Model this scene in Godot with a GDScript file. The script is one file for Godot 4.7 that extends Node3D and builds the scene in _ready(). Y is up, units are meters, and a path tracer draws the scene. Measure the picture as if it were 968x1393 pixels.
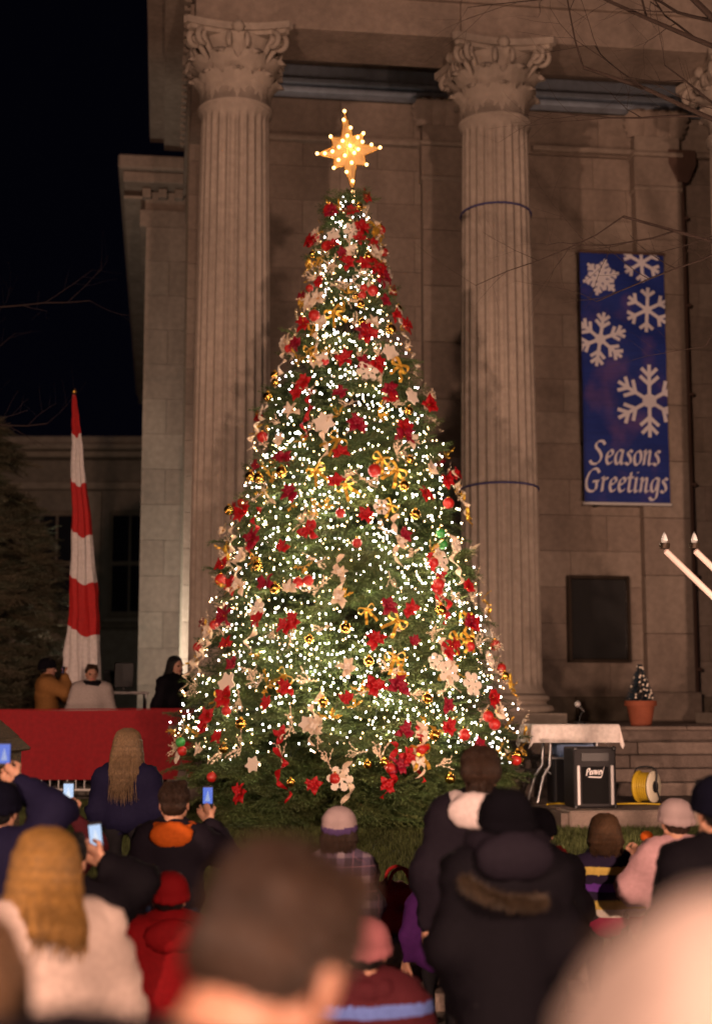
extends Node3D
# A lit Christmas tree in front of a courthouse portico at night, a crowd with phones in front of it. y is up, metres.

const TREE_AT := Vector3(-0.09, 0.3, -16.5)
const LAWN := 0.3
const LANDING := 0.5
const TERRACE := 1.32
const POINSETTIA_SPOTS := [[-76, 688], [42, 646], [42, 609], [-36, 631], [-30, 508], [-4, 492], [27, 486], [32, 454], [5, 455], [-3, 422], [-5, 391], [-26, 379], [-54, 363], [38, 379], [-33, 283], [-19, 244], [-34, 245], [-52, 251], [23, 256], [10, 223], [23, 223], [36, 213], [52, 243], [-41, 200], [-19, 176], [0, 164], [16, 177], [52, 166], [30, 137], [16, 134], [-41, 126], [-19, 130], [42, 115], [-36, 71], [-10, 81], [-29, 717], [76, 744], [-2, 532], [-48, 557], [-24, 161], [55, 283], [-43, 332]]
const BALL_SPOTS := [[-3, 357], [-19, 284], [49, 140], [-35, 590], [-76, 697], [4, 325], [16, 613], [37, 307], [38, 284], [-49, 726], [22, 116], [-15, 286], [49, 220], [13, 98], [47, 148], [13, 404]]
const SNOWFLAKE_SPOTS := [[4, 666], [-19, 533], [-23, 579], [-13, 458], [22, 325], [-3, 293], [-3, 266], [41, 312], [53, 330], [-76, 487], [-39, 442], [-48, 313], [0, 195], [31, 203], [35, 192], [-11, 141], [-9, 137], [22, 130], [21, 101], [-2, 88], [-29, 101], [-50, 114], [23, 579], [36, 545], [-44, 610], [36, 441], [45, 410], [-47, 282], [-35, 257], [-42, 181], [44, 181], [-3, 52], [-23, 688], [15, 364], [-34, 474], [46, 495], [14, 519], [-22, 278]]
const GOLD_SPOTS := [[-3, 535], [24, 405], [27, 389], [-39, 304], [18, 244], [-7, 162], [25, 166], [-15, 404], [17, 417], [-66, 518], [-72, 503], [30, 662], [55, 698], [76, 609], [-76, 662], [-20, 188], [-44, 166], [42, 227], [7, 255], [-1, 387], [-41, 312], [26, 130], [-32, 141], [76, 369], [6, 102], [-17, 84], [37, 257], [-13, 225], [-49, 402], [31, 358]]
const GREEN_SPOTS := [[44, 340], [44, 328], [-63, 121], [61, 316], [65, 178], [64, 261], [-70, 214]]
const STREAMER_SPOTS := [[-3, 285], [21, 329], [41, 304], [-12, 437], [-27, 552], [-71, 468], [22, 116], [36, 200], [-36, 241], [0, 77], [-9, 148], [-52, 298], [51, 314], [24, 507]]
const TREE_PROFILE := [[7.6, 0.02], [7.35, 0.15], [7.15, 0.27], [6.26, 0.45], [5.4, 0.72], [4.6, 1.01], [3.74, 1.26], [2.92, 1.43], [2.1, 1.63], [1.39, 1.91], [0.85, 1.80], [0.35, 1.45]]

var rng := RandomNumberGenerator.new()
var noise := FastNoiseLite.new()
var taken := {}
var boxes := {}
var M := {}
var head_shape := {}
var hand_relaxed := {}
var hand_grip := {}

func _ready() -> void:
	rng.seed = 20111
	noise.seed = 7
	noise.frequency = 1.0
	# ---- camera
	var cam := Camera3D.new()
	cam.name = "camera"
	cam.position = Vector3(0, 1.59, 0)
	cam.rotation_degrees = Vector3(7.5, 0, 0)
	cam.fov = 38.4
	cam.near = 0.05
	cam.far = 600.0
	var lens := CameraAttributesPhysical.new()
	lens.frustum_focal_length = 50.0
	lens.frustum_focus_distance = 11.0
	lens.exposure_aperture = 1.55
	cam.attributes = lens
	add_child(cam)
	cam.fov = 38.4
	# ---- night sky, moonlight, exposure
	var env := Environment.new()
	env.background_mode = Environment.BG_SKY
	var sm := ProceduralSkyMaterial.new()
	sm.sky_top_color = Color(0.008, 0.008, 0.022)
	sm.sky_horizon_color = Color(0.014, 0.014, 0.036)
	sm.ground_bottom_color = Color(0.004, 0.004, 0.006)
	sm.ground_horizon_color = Color(0.010, 0.010, 0.014)
	sm.sky_curve = 0.15
	var sky := Sky.new()
	sky.sky_material = sm
	env.sky = sky
	env.background_energy_multiplier = 1.0
	env.tonemap_mode = Environment.TONE_MAPPER_LINEAR
	env.tonemap_exposure = 1.0
	env.sdfgi_enabled = true
	env.ssao_enabled = true
	env.ssil_enabled = true
	var we := WorldEnvironment.new()
	we.name = "night"
	we.environment = env
	add_child(we)
	var moon := DirectionalLight3D.new()
	moon.name = "moonlight"
	moon.light_color = Color(0.75, 0.82, 1.0)
	moon.light_energy = 0.006
	moon.light_angular_distance = 0.5
	moon.shadow_enabled = true
	moon.sky_mode = DirectionalLight3D.SKY_MODE_LIGHT_ONLY
	moon.rotation_degrees = Vector3(-50, 25, 0)
	add_child(moon)
	make_materials()
	# ---- street lamps beside and behind the photographer
	street_lamp(Vector3(-6.2, 0, 5.5), 4.3, 205.0, Color(1.0, 0.80, 0.69), "black cast iron street lamp with round globe, the taller post")
	street_lamp(Vector3(3.2, 0, 3.0), 3.8, 140.0, Color(1.0, 0.80, 0.69), "black cast iron street lamp with round globe, the shorter post")
	floodlight(Vector3(4.4, LAWN, -11.0), Vector3(3.2, 7.0, -22.0), 29.0, "small ground floodlight on the lawn in front of the steps")
	floodlight(Vector3(-6.6, LAWN, -14.0), Vector3(-1.9, 6.5, -21.5), 9.0, "small ground floodlight on the lawn beside the barriers")
	print("structure")
	ground()
	courthouse()
	steps()
	side_building()
	print("objects")
	christmas_tree()
	ornaments()
	star_topper()
	evergreen()
	bare_trees()
	banner()
	column_straps()
	notice_case()
	downpipe()
	flag()
	barrier()
	menorah()
	table_and_gear()
	wooden_stall()
	print("people")
	make_templates()
	crowd()

# ---------------------------------------------------------------- naming and building helpers

func numbered(called: String) -> String:
	taken[called] = taken.get(called, -1) + 1
	return called if taken[called] == 0 else "%s_%03d" % [called, taken[called]]

func tag(o: Node, label: String, category: String, group := "", kind := "") -> void:
	o.set_meta("label", label)
	o.set_meta("category", category)
	if group:
		o.set_meta("group", group)
	if kind:
		o.set_meta("kind", kind)

func thing(called: String, label: String, category: String, at := Vector3.ZERO, turn := 0.0, group := "") -> Node3D:
	var o := Node3D.new()
	o.name = numbered(called)
	add_child(o)
	o.position = at
	o.rotation.y = turn
	tag(o, label, category, group)
	return o

func part(parent: Node, called: String, mesh: Mesh, m: Material, t := Transform3D.IDENTITY) -> MeshInstance3D:
	var o := MeshInstance3D.new()
	o.name = numbered(called) if parent == self else called
	o.mesh = mesh
	if m:
		o.material_override = m
	parent.add_child(o, true)
	o.transform = t
	return o

func holder(parent: Node, called: String, t := Transform3D.IDENTITY) -> Node3D:
	var o := Node3D.new()
	o.name = called
	parent.add_child(o, true)
	o.transform = t
	return o

func at(x: float, y: float, z: float) -> Transform3D:
	return Transform3D(Basis.IDENTITY, Vector3(x, y, z))

func structure(o: Node, label: String, category: String) -> void:
	tag(o, label, category, "", "structure")

func begin() -> SurfaceTool:
	var st := SurfaceTool.new()
	st.begin(Mesh.PRIMITIVE_TRIANGLES)
	return st

func done(st: SurfaceTool) -> ArrayMesh:
	st.generate_normals()
	st.index()
	return st.commit()

func quad(st: SurfaceTool, a: Vector3, b: Vector3, c: Vector3, d: Vector3) -> void:
	st.add_vertex(a); st.add_vertex(b); st.add_vertex(c)
	st.add_vertex(a); st.add_vertex(c); st.add_vertex(d)

func tri_out(st: SurfaceTool, a: Vector3, b: Vector3, c: Vector3, centre: Vector3) -> void:
	if (c - a).cross(b - a).dot((a + b + c) / 3.0 - centre) < 0.0:
		var s := b
		b = c
		c = s
	st.add_vertex(a); st.add_vertex(b); st.add_vertex(c)

func add_box(st: SurfaceTool, centre: Vector3, size: Vector3, bevel := 0.0, turn := Basis.IDENTITY) -> void:
	st.set_smooth_group(-1)
	var h := size * 0.5
	var b := minf(bevel, minf(h.x, minf(h.y, h.z)) * 0.9)
	var p := []
	for i in 8:
		var s := Vector3(1 if i & 1 else -1, 1 if i & 2 else -1, 1 if i & 4 else -1)
		var row := []
		for ax in 3:
			var q := s * h
			for o in 3:
				if o != ax:
					q[o] -= s[o] * b
			row.append(centre + turn * q)
		p.append(row)
	for ax in 3:
		var u := 1 << ((ax + 1) % 3)
		var v := 1 << ((ax + 2) % 3)
		for side in 2:
			var k := side << ax
			var a: Vector3 = p[k][ax]
			var bb: Vector3 = p[k | u][ax]
			var c: Vector3 = p[k | u | v][ax]
			var d: Vector3 = p[k | v][ax]
			tri_out(st, a, bb, c, centre)
			tri_out(st, a, c, d, centre)
		if b <= 0.0:
			continue
		var a1 := (ax + 1) % 3
		var a2 := (ax + 2) % 3
		for s1 in 2:
			for s2 in 2:
				var k0 := (s1 << a1) | (s2 << a2)
				var k1 := k0 | (1 << ax)
				tri_out(st, p[k0][a1], p[k0][a2], p[k1][a2], centre)
				tri_out(st, p[k0][a1], p[k1][a2], p[k1][a1], centre)
	if b > 0.0:
		for i in 8:
			tri_out(st, p[i][0], p[i][1], p[i][2], centre)

func box(x: float, y: float, z: float, bevel := 0.008) -> ArrayMesh:
	var key := "%.3f %.3f %.3f %.4f" % [x, y, z, bevel]
	if not boxes.has(key):
		var st := begin()
		add_box(st, Vector3.ZERO, Vector3(x, y, z), bevel)
		boxes[key] = done(st)
	return boxes[key]

func add_lathe(st: SurfaceTool, prof: Array, segs := 24, o := Vector3.ZERO, turn := Basis.IDENTITY, smooth := true) -> void:
	for i in prof.size() - 1:
		st.set_smooth_group(0 if smooth else i)
		for j in segs:
			var a := TAU * j / segs
			var b := TAU * ((j + 1) % segs) / segs
			var p: Vector2 = prof[i]
			var q: Vector2 = prof[i + 1]
			quad(st, o + turn * Vector3(p.x * cos(b), p.y, p.x * sin(b)), o + turn * Vector3(q.x * cos(b), q.y, q.x * sin(b)), o + turn * Vector3(q.x * cos(a), q.y, q.x * sin(a)), o + turn * Vector3(p.x * cos(a), p.y, p.x * sin(a)))

func lathe(prof: Array, segs := 24, smooth := true) -> ArrayMesh:
	var st := begin()
	add_lathe(st, prof, segs, Vector3.ZERO, Basis.IDENTITY, smooth)
	return done(st)

func add_tube(st: SurfaceTool, path: Array, radii: Array, segs := 6, caps := true) -> void:
	st.set_smooth_group(0)
	var n := path.size()
	var rings := []
	var normal := Vector3.ZERO
	for i in n:
		var t: Vector3 = (path[mini(i + 1, n - 1)] - path[maxi(i - 1, 0)]).normalized()
		if normal == Vector3.ZERO:
			normal = t.cross(Vector3.UP if absf(t.y) < 0.9 else Vector3.RIGHT).normalized()
		normal = (normal - t * normal.dot(t)).normalized()
		var bi := t.cross(normal)
		var r: float = radii[mini(i, radii.size() - 1)]
		var ring := []
		for j in segs:
			var a := TAU * j / segs
			ring.append(path[i] + (normal * cos(a) + bi * sin(a)) * r)
		rings.append(ring)
	for i in n - 1:
		for j in segs:
			var k := (j + 1) % segs
			quad(st, rings[i][j], rings[i + 1][j], rings[i + 1][k], rings[i][k])
	if caps:
		st.set_smooth_group(-1)
		for e in [0, n - 1]:
			var inside: Vector3 = path[1] if e == 0 else path[n - 2]
			for j in range(1, segs - 1):
				tri_out(st, rings[e][0], rings[e][j], rings[e][j + 1], inside)

func tube(path: Array, radii: Array, segs := 6) -> ArrayMesh:
	var st := begin()
	add_tube(st, path, radii, segs)
	return done(st)

func smooth_path(pts: Array, per := 6, closed := false) -> Array:
	var out := []
	var n := pts.size()
	for i in (n if closed else n - 1):
		var p0 = pts[(i - 1 + n) % n] if closed else pts[maxi(i - 1, 0)]
		var p1 = pts[i]
		var p2 = pts[(i + 1) % n]
		var p3 = pts[(i + 2) % n] if closed else pts[mini(i + 2, n - 1)]
		for k in per:
			out.append(p1.cubic_interpolate(p2, p0, p3, float(k) / per))
	if not closed:
		out.append(pts[n - 1])
	return out

func add_prism(st: SurfaceTool, poly: PackedVector2Array, z0: float, z1: float) -> void:
	# an outline in x and y, given thickness in z
	st.set_smooth_group(-1)
	var idx := Geometry2D.triangulate_polygon(poly)
	for i in range(0, idx.size(), 3):
		for z in [z0, z1]:
			var c := Vector3(0, 0, (z0 + z1) * 0.5)
			var a := Vector3(poly[idx[i]].x, poly[idx[i]].y, z)
			var b := Vector3(poly[idx[i + 1]].x, poly[idx[i + 1]].y, z)
			var d := Vector3(poly[idx[i + 2]].x, poly[idx[i + 2]].y, z)
			c.x = (a.x + b.x + d.x) / 3.0
			c.y = (a.y + b.y + d.y) / 3.0
			tri_out(st, a, b, d, c)
	var cw := Geometry2D.is_polygon_clockwise(poly)
	for i in poly.size():
		var p := poly[i]
		var q := poly[(i + 1) % poly.size()]
		if cw:
			var s := p
			p = q
			q = s
		quad(st, Vector3(p.x, p.y, z0), Vector3(p.x, p.y, z1), Vector3(q.x, q.y, z1), Vector3(q.x, q.y, z0))

func prism(poly: PackedVector2Array, z0: float, z1: float) -> ArrayMesh:
	var st := begin()
	add_prism(st, poly, z0, z1)
	return done(st)

# ---------------------------------------------------------------- materials

func noise_map(sd: int, freq: float, lo: float, hi: float, kind := FastNoiseLite.TYPE_SIMPLEX_SMOOTH, octaves := 5, size := 512) -> NoiseTexture2D:
	var n := FastNoiseLite.new()
	n.seed = sd
	n.noise_type = kind
	n.frequency = freq
	n.fractal_octaves = octaves
	var t := NoiseTexture2D.new()
	t.width = size
	t.height = size
	t.seamless = true
	t.noise = n
	var g := Gradient.new()
	g.set_color(0, Color(lo, lo, lo))
	g.set_color(1, Color(hi, hi, hi))
	t.color_ramp = g
	return t

func mat(key: String, r: float, g: float, b: float, rough := 0.8) -> StandardMaterial3D:
	# r, g, b: real-world base colour, linear
	var m := StandardMaterial3D.new()
	m.resource_name = key
	m.albedo_color = Color(r, g, b).linear_to_srgb()
	m.roughness = rough
	m.metallic_specular = 0.4
	M[key] = m
	return m

func textured(m: StandardMaterial3D, albedo: Texture2D, scale: float, relief: Texture2D = null, depth := 0.4, world := true) -> StandardMaterial3D:
	m.albedo_texture = albedo
	m.uv1_triplanar = true
	m.uv1_world_triplanar = world
	m.uv1_scale = Vector3.ONE * scale
	if relief:
		m.heightmap_enabled = true
		m.heightmap_texture = relief
		m.heightmap_scale = depth
	return m

func stained(m: StandardMaterial3D, t: Texture2D, scale: Vector3) -> void:
	m.detail_enabled = true
	m.detail_blend_mode = BaseMaterial3D.BLEND_MODE_MUL
	m.detail_uv_layer = BaseMaterial3D.DETAIL_UV_2
	m.detail_albedo = t
	m.uv2_triplanar = true
	m.uv2_world_triplanar = true
	m.uv2_scale = scale

func glow(key: String, c: Color, energy: float) -> StandardMaterial3D:
	var m := mat(key, 0.7, 0.7, 0.7, 0.4)
	m.emission_enabled = true
	m.emission = c
	m.emission_energy_multiplier = energy
	return m

func make_materials() -> void:
	var grain := noise_map(1, 0.02, 0.86, 1.0)
	var speck := noise_map(2, 0.09, 0.8, 1.0, FastNoiseLite.TYPE_VALUE_CUBIC, 3)
	var stain := noise_map(3, 0.008, 0.80, 1.0)
	var weave := noise_map(4, 0.16, 0.0, 1.0, FastNoiseLite.TYPE_CELLULAR, 2, 256)
	var rough := noise_map(5, 0.05, 0.0, 1.0)
	var strand := noise_map(6, 0.05, 0.12, 1.0, FastNoiseLite.TYPE_SIMPLEX_SMOOTH, 4)
	for a in [["stone_a", 0.45, 0.352, 0.285], ["stone_b", 0.41, 0.32, 0.258], ["stone_c", 0.49, 0.392, 0.318], ["stone_column", 0.55, 0.455, 0.375], ["stone_base", 0.28, 0.225, 0.17]]:
		var m := textured(mat(a[0], a[1], a[2], a[3], 0.85), grain, 0.6, rough, 0.5)
		stained(m, stain, Vector3(0.23, 0.07, 0.23))
	textured(mat("mortar", 0.27, 0.23, 0.18, 0.95), speck, 1.5)
	textured(mat("blue_light_tint", 0.50, 0.58, 0.70, 0.6), grain, 0.5)  # stone mouldings with a bluish light worked into the base colour
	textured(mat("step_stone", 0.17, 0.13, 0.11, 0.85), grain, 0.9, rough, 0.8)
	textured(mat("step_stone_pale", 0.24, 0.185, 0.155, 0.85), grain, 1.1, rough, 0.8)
	textured(mat("paving", 0.11, 0.10, 0.09, 0.8), grain, 0.5, rough, 0.6)
	textured(mat("soil", 0.035, 0.045, 0.018, 0.95), speck, 0.8)
	textured(mat("far_wall", 0.26, 0.22, 0.18, 0.85), grain, 0.3)
	textured(mat("far_trim", 0.36, 0.30, 0.24, 0.8), grain, 0.3)
	mat("dark_glass", 0.015, 0.015, 0.02, 0.08)
	mat("bronze", 0.05, 0.035, 0.025, 0.4).metallic = 0.6
	textured(mat("felt", 0.02, 0.017, 0.02, 0.9), weave, 9.0)
	mat("pipe_brown", 0.11, 0.065, 0.05, 0.6)
	mat("black_metal", 0.02, 0.02, 0.022, 0.5)
	mat("grey_metal", 0.45, 0.45, 0.46, 0.35).metallic = 0.7
	mat("white_metal", 0.62, 0.60, 0.58, 0.45)
	mat("chrome", 0.75, 0.75, 0.76, 0.2).metallic = 1.0
	mat("black_plastic", 0.012, 0.012, 0.014, 0.45)
	textured(mat("black_tolex", 0.018, 0.015, 0.017, 0.6), speck, 20.0, weave, 0.1)
	textured(mat("speaker_cloth", 0.010, 0.008, 0.010, 0.9), weave, 40.0, weave, 0.1)
	mat("silver", 0.42, 0.40, 0.40, 0.45).metallic = 0.2
	textured(mat("tablecloth", 0.80, 0.72, 0.68, 0.8), grain, 1.5, weave, 0.05)
	mat("yellow_plastic", 0.46, 0.31, 0.02, 0.45)
	mat("pale_plastic", 0.6, 0.55, 0.42, 0.5)
	mat("blue_plastic", 0.16, 0.24, 0.42, 0.4)
	textured(mat("terracotta", 0.33, 0.09, 0.045, 0.8), grain, 3.0)
	textured(mat("banner_blue", 0.025, 0.05, 0.33, 0.55), noise_map(9, 0.012, 0.7, 1.0), 0.5)
	textured(mat("banner_purple", 0.11, 0.075, 0.34, 0.55), noise_map(9, 0.012, 0.6, 1.0), 0.7)
	mat("print_white", 0.72, 0.68, 0.72, 0.6)
	mat("strap_blue", 0.05, 0.05, 0.16, 0.6)
	for a in [["cloth_red", 0.42, 0.012, 0.012], ["cloth_white", 0.66, 0.60, 0.58], ["banner_red", 0.30, 0.006, 0.012]]:
		var m := textured(mat(a[0], a[1], a[2], a[3], 0.75), grain, 1.2, weave, 0.06)
		m.rim_enabled = true
		m.rim = 0.2
	M.cloth_red.backlight_enabled = true
	M.cloth_red.backlight = Color(0.25, 0.05, 0.05)
	M.cloth_white.backlight_enabled = true
	M.cloth_white.backlight = Color(0.4, 0.4, 0.4)
	textured(mat("bark", 0.06, 0.04, 0.028, 0.95), grain, 3.0, rough, 2.0)
	textured(mat("bark_grey", 0.075, 0.05, 0.04, 0.95), grain, 3.0, rough, 2.0)
	var nd := mat("needles", 1, 1, 1, 0.6)
	nd.vertex_color_use_as_albedo = true
	nd.backlight_enabled = true
	nd.backlight = Color(0.25, 0.3, 0.15)
	var gr := mat("grass", 1, 1, 1, 0.7)
	gr.vertex_color_use_as_albedo = true
	gr.backlight_enabled = true
	gr.backlight = Color(0.25, 0.3, 0.1)
	mat("wire_green", 0.01, 0.03, 0.012, 0.6)
	glow("bulb_warm", Color(1.0, 0.88, 0.72), 85.0)
	glow("bulb_dim", Color(1.0, 0.80, 0.56), 16.0)
	glow("bulb_cool", Color(0.96, 0.90, 0.94), 42.0)
	glow("bulb_star", Color(1.0, 0.78, 0.48), 5.0)
	glow("bulb_candle", Color(1.0, 0.86, 0.70), 0.08)
	glow("lamp_globe", Color(1.0, 0.78, 0.52), 6.0)
	glow("lamp_white", Color(0.93, 0.97, 1.0), 9.0)
	glow("screen_white", Color(0.80, 0.88, 1.0), 1.0)
	glow("screen_blue", Color(0.20, 0.36, 0.95), 0.7)
	for a in [["screen_white", Color(0.75, 0.86, 1.0), Color(1, 1, 1)], ["screen_blue", Color(0.40, 0.55, 1.0), Color(0.90, 0.94, 1.0)]]:
		# the little picture of the lit tree on the phone
		var pic := Image.create(20, 34, false, Image.FORMAT_RGB8)
		for y in 34:
			for x in 20:
				var inside := absf(x - 9.5) < (y - 5) * 0.24 and y < 29
				var c: Color = a[2] if inside and (x * 7 + y * 3) % 5 < 3 else a[1]
				pic.set_pixel(x, y, c * (0.8 if (x + y) % 7 == 0 else 1.0))
		M[a[0]].emission = Color(1, 1, 1)
		M[a[0]].emission_operator = BaseMaterial3D.EMISSION_OP_MULTIPLY
		M[a[0]].emission_texture = ImageTexture.create_from_image(pic)
	M.screen_white.albedo_color = Color(0.05, 0.05, 0.06)
	M.screen_blue.albedo_color = Color(0.05, 0.05, 0.06)
	var star := mat("star_gold", 0.85, 0.64, 0.32, 0.5)
	star.backlight_enabled = true
	star.backlight = Color(0.9, 0.75, 0.45)
	mat("petal_red", 0.40, 0.006, 0.010, 0.45)
	mat("petal_crimson", 0.26, 0.004, 0.022, 0.45)
	mat("glass_red", 0.48, 0.012, 0.008, 0.12).clearcoat_enabled = true
	mat("glitter_white", 0.80, 0.70, 0.58, 0.5)
	mat("ribbon_cream", 0.78, 0.64, 0.48, 0.5)
	M.ribbon_cream.backlight_enabled = true
	M.ribbon_cream.backlight = Color(0.4, 0.35, 0.28)
	mat("gold", 0.85, 0.50, 0.10, 0.22).metallic = 1.0
	mat("gold_ribbon", 0.70, 0.42, 0.06, 0.35).metallic = 0.6
	mat("glass_green", 0.03, 0.30, 0.05, 0.15).clearcoat_enabled = true
	textured(mat("wood", 0.30, 0.17, 0.07, 0.7), strand, 1.5)
	mat("candle_arm", 0.66, 0.53, 0.48, 0.45)
	# clothes, hair, skin
	for a in [["coat_navy", 0.010, 0.009, 0.032], ["coat_black", 0.0045, 0.0035, 0.006], ["coat_charcoal", 0.012, 0.009, 0.015], ["coat_red", 0.17, 0.004, 0.006], ["coat_orange", 0.52, 0.10, 0.012], ["coat_cream", 0.52, 0.41, 0.365],
			["coat_tan", 0.27, 0.125, 0.04], ["coat_pale", 0.40, 0.34, 0.32], ["coat_maroon", 0.060, 0.010, 0.014], ["coat_purple", 0.085, 0.020, 0.14], ["coat_pink", 0.50, 0.30, 0.32], ["jeans", 0.020, 0.028, 0.060],
			["trousers_dark", 0.014, 0.013, 0.016], ["shoe", 0.015, 0.013, 0.012], ["collar_blue", 0.10, 0.15, 0.40], ["collar_white", 0.66, 0.56, 0.55], ["coat_beige", 0.36, 0.22, 0.12],
			["stripe_yellow", 0.70, 0.50, 0.12], ["stripe_purple", 0.16, 0.05, 0.36], ["stripe_white", 0.75, 0.68, 0.60], ["stripe_magenta", 0.38, 0.02, 0.09], ["stripe_navy", 0.03, 0.02, 0.05]]:
		var m := textured(mat(a[0], a[1], a[2], a[3], 0.8), grain, 2.5, weave, 0.12, false)
		m.uv1_scale = Vector3.ONE * 3.0
		m.metallic_specular = 0.22
	for a in [["knit_pink", 0.55, 0.20, 0.22], ["knit_purple", 0.13, 0.08, 0.22], ["knit_navy", 0.006, 0.006, 0.018], ["knit_white", 0.66, 0.50, 0.50], ["knit_peach", 0.80, 0.63, 0.57], ["knit_grey", 0.22, 0.17, 0.16], ["knit_black", 0.006, 0.005, 0.009]]:
		var m := textured(mat(a[0], a[1], a[2], a[3], 0.9), grain, 3.0, weave, 0.5, false)
		m.uv1_scale = Vector3(6, 10, 6)
		m.metallic_specular = 0.2
	for a in [["hair_blond", 0.62, 0.40, 0.21], ["hair_gold", 0.78, 0.40, 0.09], ["hair_brown", 0.095, 0.043, 0.020], ["hair_chestnut", 0.28, 0.14, 0.06], ["hair_black", 0.012, 0.009, 0.009], ["fur", 0.14, 0.09, 0.052]]:
		var m := textured(mat(a[0], a[1], a[2], a[3], 0.5), strand, 1.0, strand, 0.5, false)
		m.uv1_scale = Vector3(5.0, 0.35, 5.0)
	for a in [["skin_fair", 0.56, 0.30, 0.20], ["skin_warm", 0.42, 0.21, 0.14]]:
		var m := textured(mat(a[0], a[1], a[2], a[3], 0.55), speck, 2.0, null, 0.0, false)
		m.subsurf_scatter_enabled = true
		m.subsurf_scatter_strength = 0.15
	mat("eye", 0.02, 0.015, 0.012, 0.1)
	mat("lip", 0.32, 0.09, 0.08, 0.5)
	# plaid cloth: woven checks
	var im := Image.create(64, 64, false, Image.FORMAT_RGB8)
	for y in 64:
		for x in 64:
			var c := Color(0.16, 0.13, 0.19)
			var bx := x % 32 < 10
			var by := y % 32 < 10
			if bx and by:
				c = Color(0.55, 0.50, 0.52)
			elif bx or by:
				c = Color(0.33, 0.28, 0.36)
			if x % 32 == 20 or y % 32 == 20:
				c = Color(0.50, 0.36, 0.40)
			im.set_pixel(x, y, c)
	textured(mat("plaid", 1, 1, 1, 0.85), ImageTexture.create_from_image(im), 4.0, weave, 0.1, false)

# ---------------------------------------------------------------- lamps, ground

func street_lamp(where: Vector3, h: float, energy: float, c: Color, label: String) -> void:
	var t := thing("street_lamp", label, "street lamp", where, 0.0)
	part(t, "base", lathe([Vector2(0, 0), Vector2(0.22, 0), Vector2(0.22, 0.12), Vector2(0.15, 0.2), Vector2(0.12, 0.55), Vector2(0.09, 0.62), Vector2(0, 0.62)], 16, false), M.black_metal)
	part(t, "post", lathe([Vector2(0, 0.6), Vector2(0.065, 0.6), Vector2(0.05, h - 0.3), Vector2(0.09, h - 0.26), Vector2(0.11, h - 0.19), Vector2(0, h - 0.19)], 16), M.black_metal)
	var globe := SphereMesh.new()
	globe.radius = 0.2
	globe.height = 0.4
	part(t, "lamp_globe", globe, M.lamp_globe, at(0, h, 0))
	part(t, "cap", lathe([Vector2(0.1, h + 0.17), Vector2(0.08, h + 0.24), Vector2(0.02, h + 0.3), Vector2(0, h + 0.36)], 12), M.black_metal)
	var l := OmniLight3D.new()
	l.name = "lamp_light"
	l.light_color = c
	l.light_energy = energy
	l.light_size = 0.2
	l.omni_range = 80.0
	l.omni_attenuation = 2.0
	l.shadow_enabled = true
	t.add_child(l)
	l.position = Vector3(0, h, 0)

func floodlight(where: Vector3, target: Vector3, energy: float, label: String) -> void:
	var t := thing("floodlight", label, "lamp", where)
	part(t, "base", box(0.26, 0.03, 0.2, 0.006), M.black_metal, at(0, 0.016, 0))
	for s in [-1, 1]:
		part(t, "bracket", box(0.02, 0.26, 0.05, 0.004), M.black_metal, at(s * 0.16, 0.15, 0))
	var c := Vector3(0, 0.22, 0)
	var aim := (target - where - c).normalized()
	var b := Basis.looking_at(aim, Vector3.UP)
	part(t, "housing", box(0.28, 0.2, 0.12, 0.02), M.black_metal, Transform3D(b, c))
	part(t, "lamp_face", box(0.24, 0.16, 0.01, 0.003), M.lamp_globe, Transform3D(b, c + aim * 0.068))
	var l := SpotLight3D.new()
	l.name = "floodlight_beam"
	l.light_color = Color(1.0, 0.80, 0.69)
	l.light_energy = energy
	l.light_size = 0.1
	l.spot_range = 60.0
	l.spot_attenuation = 2.0
	l.spot_angle = 65.0
	l.spot_angle_attenuation = 0.5
	l.shadow_enabled = true
	t.add_child(l)
	l.transform = Transform3D(b, c + aim * 0.09)

func sheet(x0: float, x1: float, z0: float, z1: float) -> ArrayMesh:
	var st := begin()
	quad(st, Vector3(x0, 0, z0), Vector3(x1, 0, z0), Vector3(x1, 0, z1), Vector3(x0, 0, z1))
	return done(st)

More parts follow.
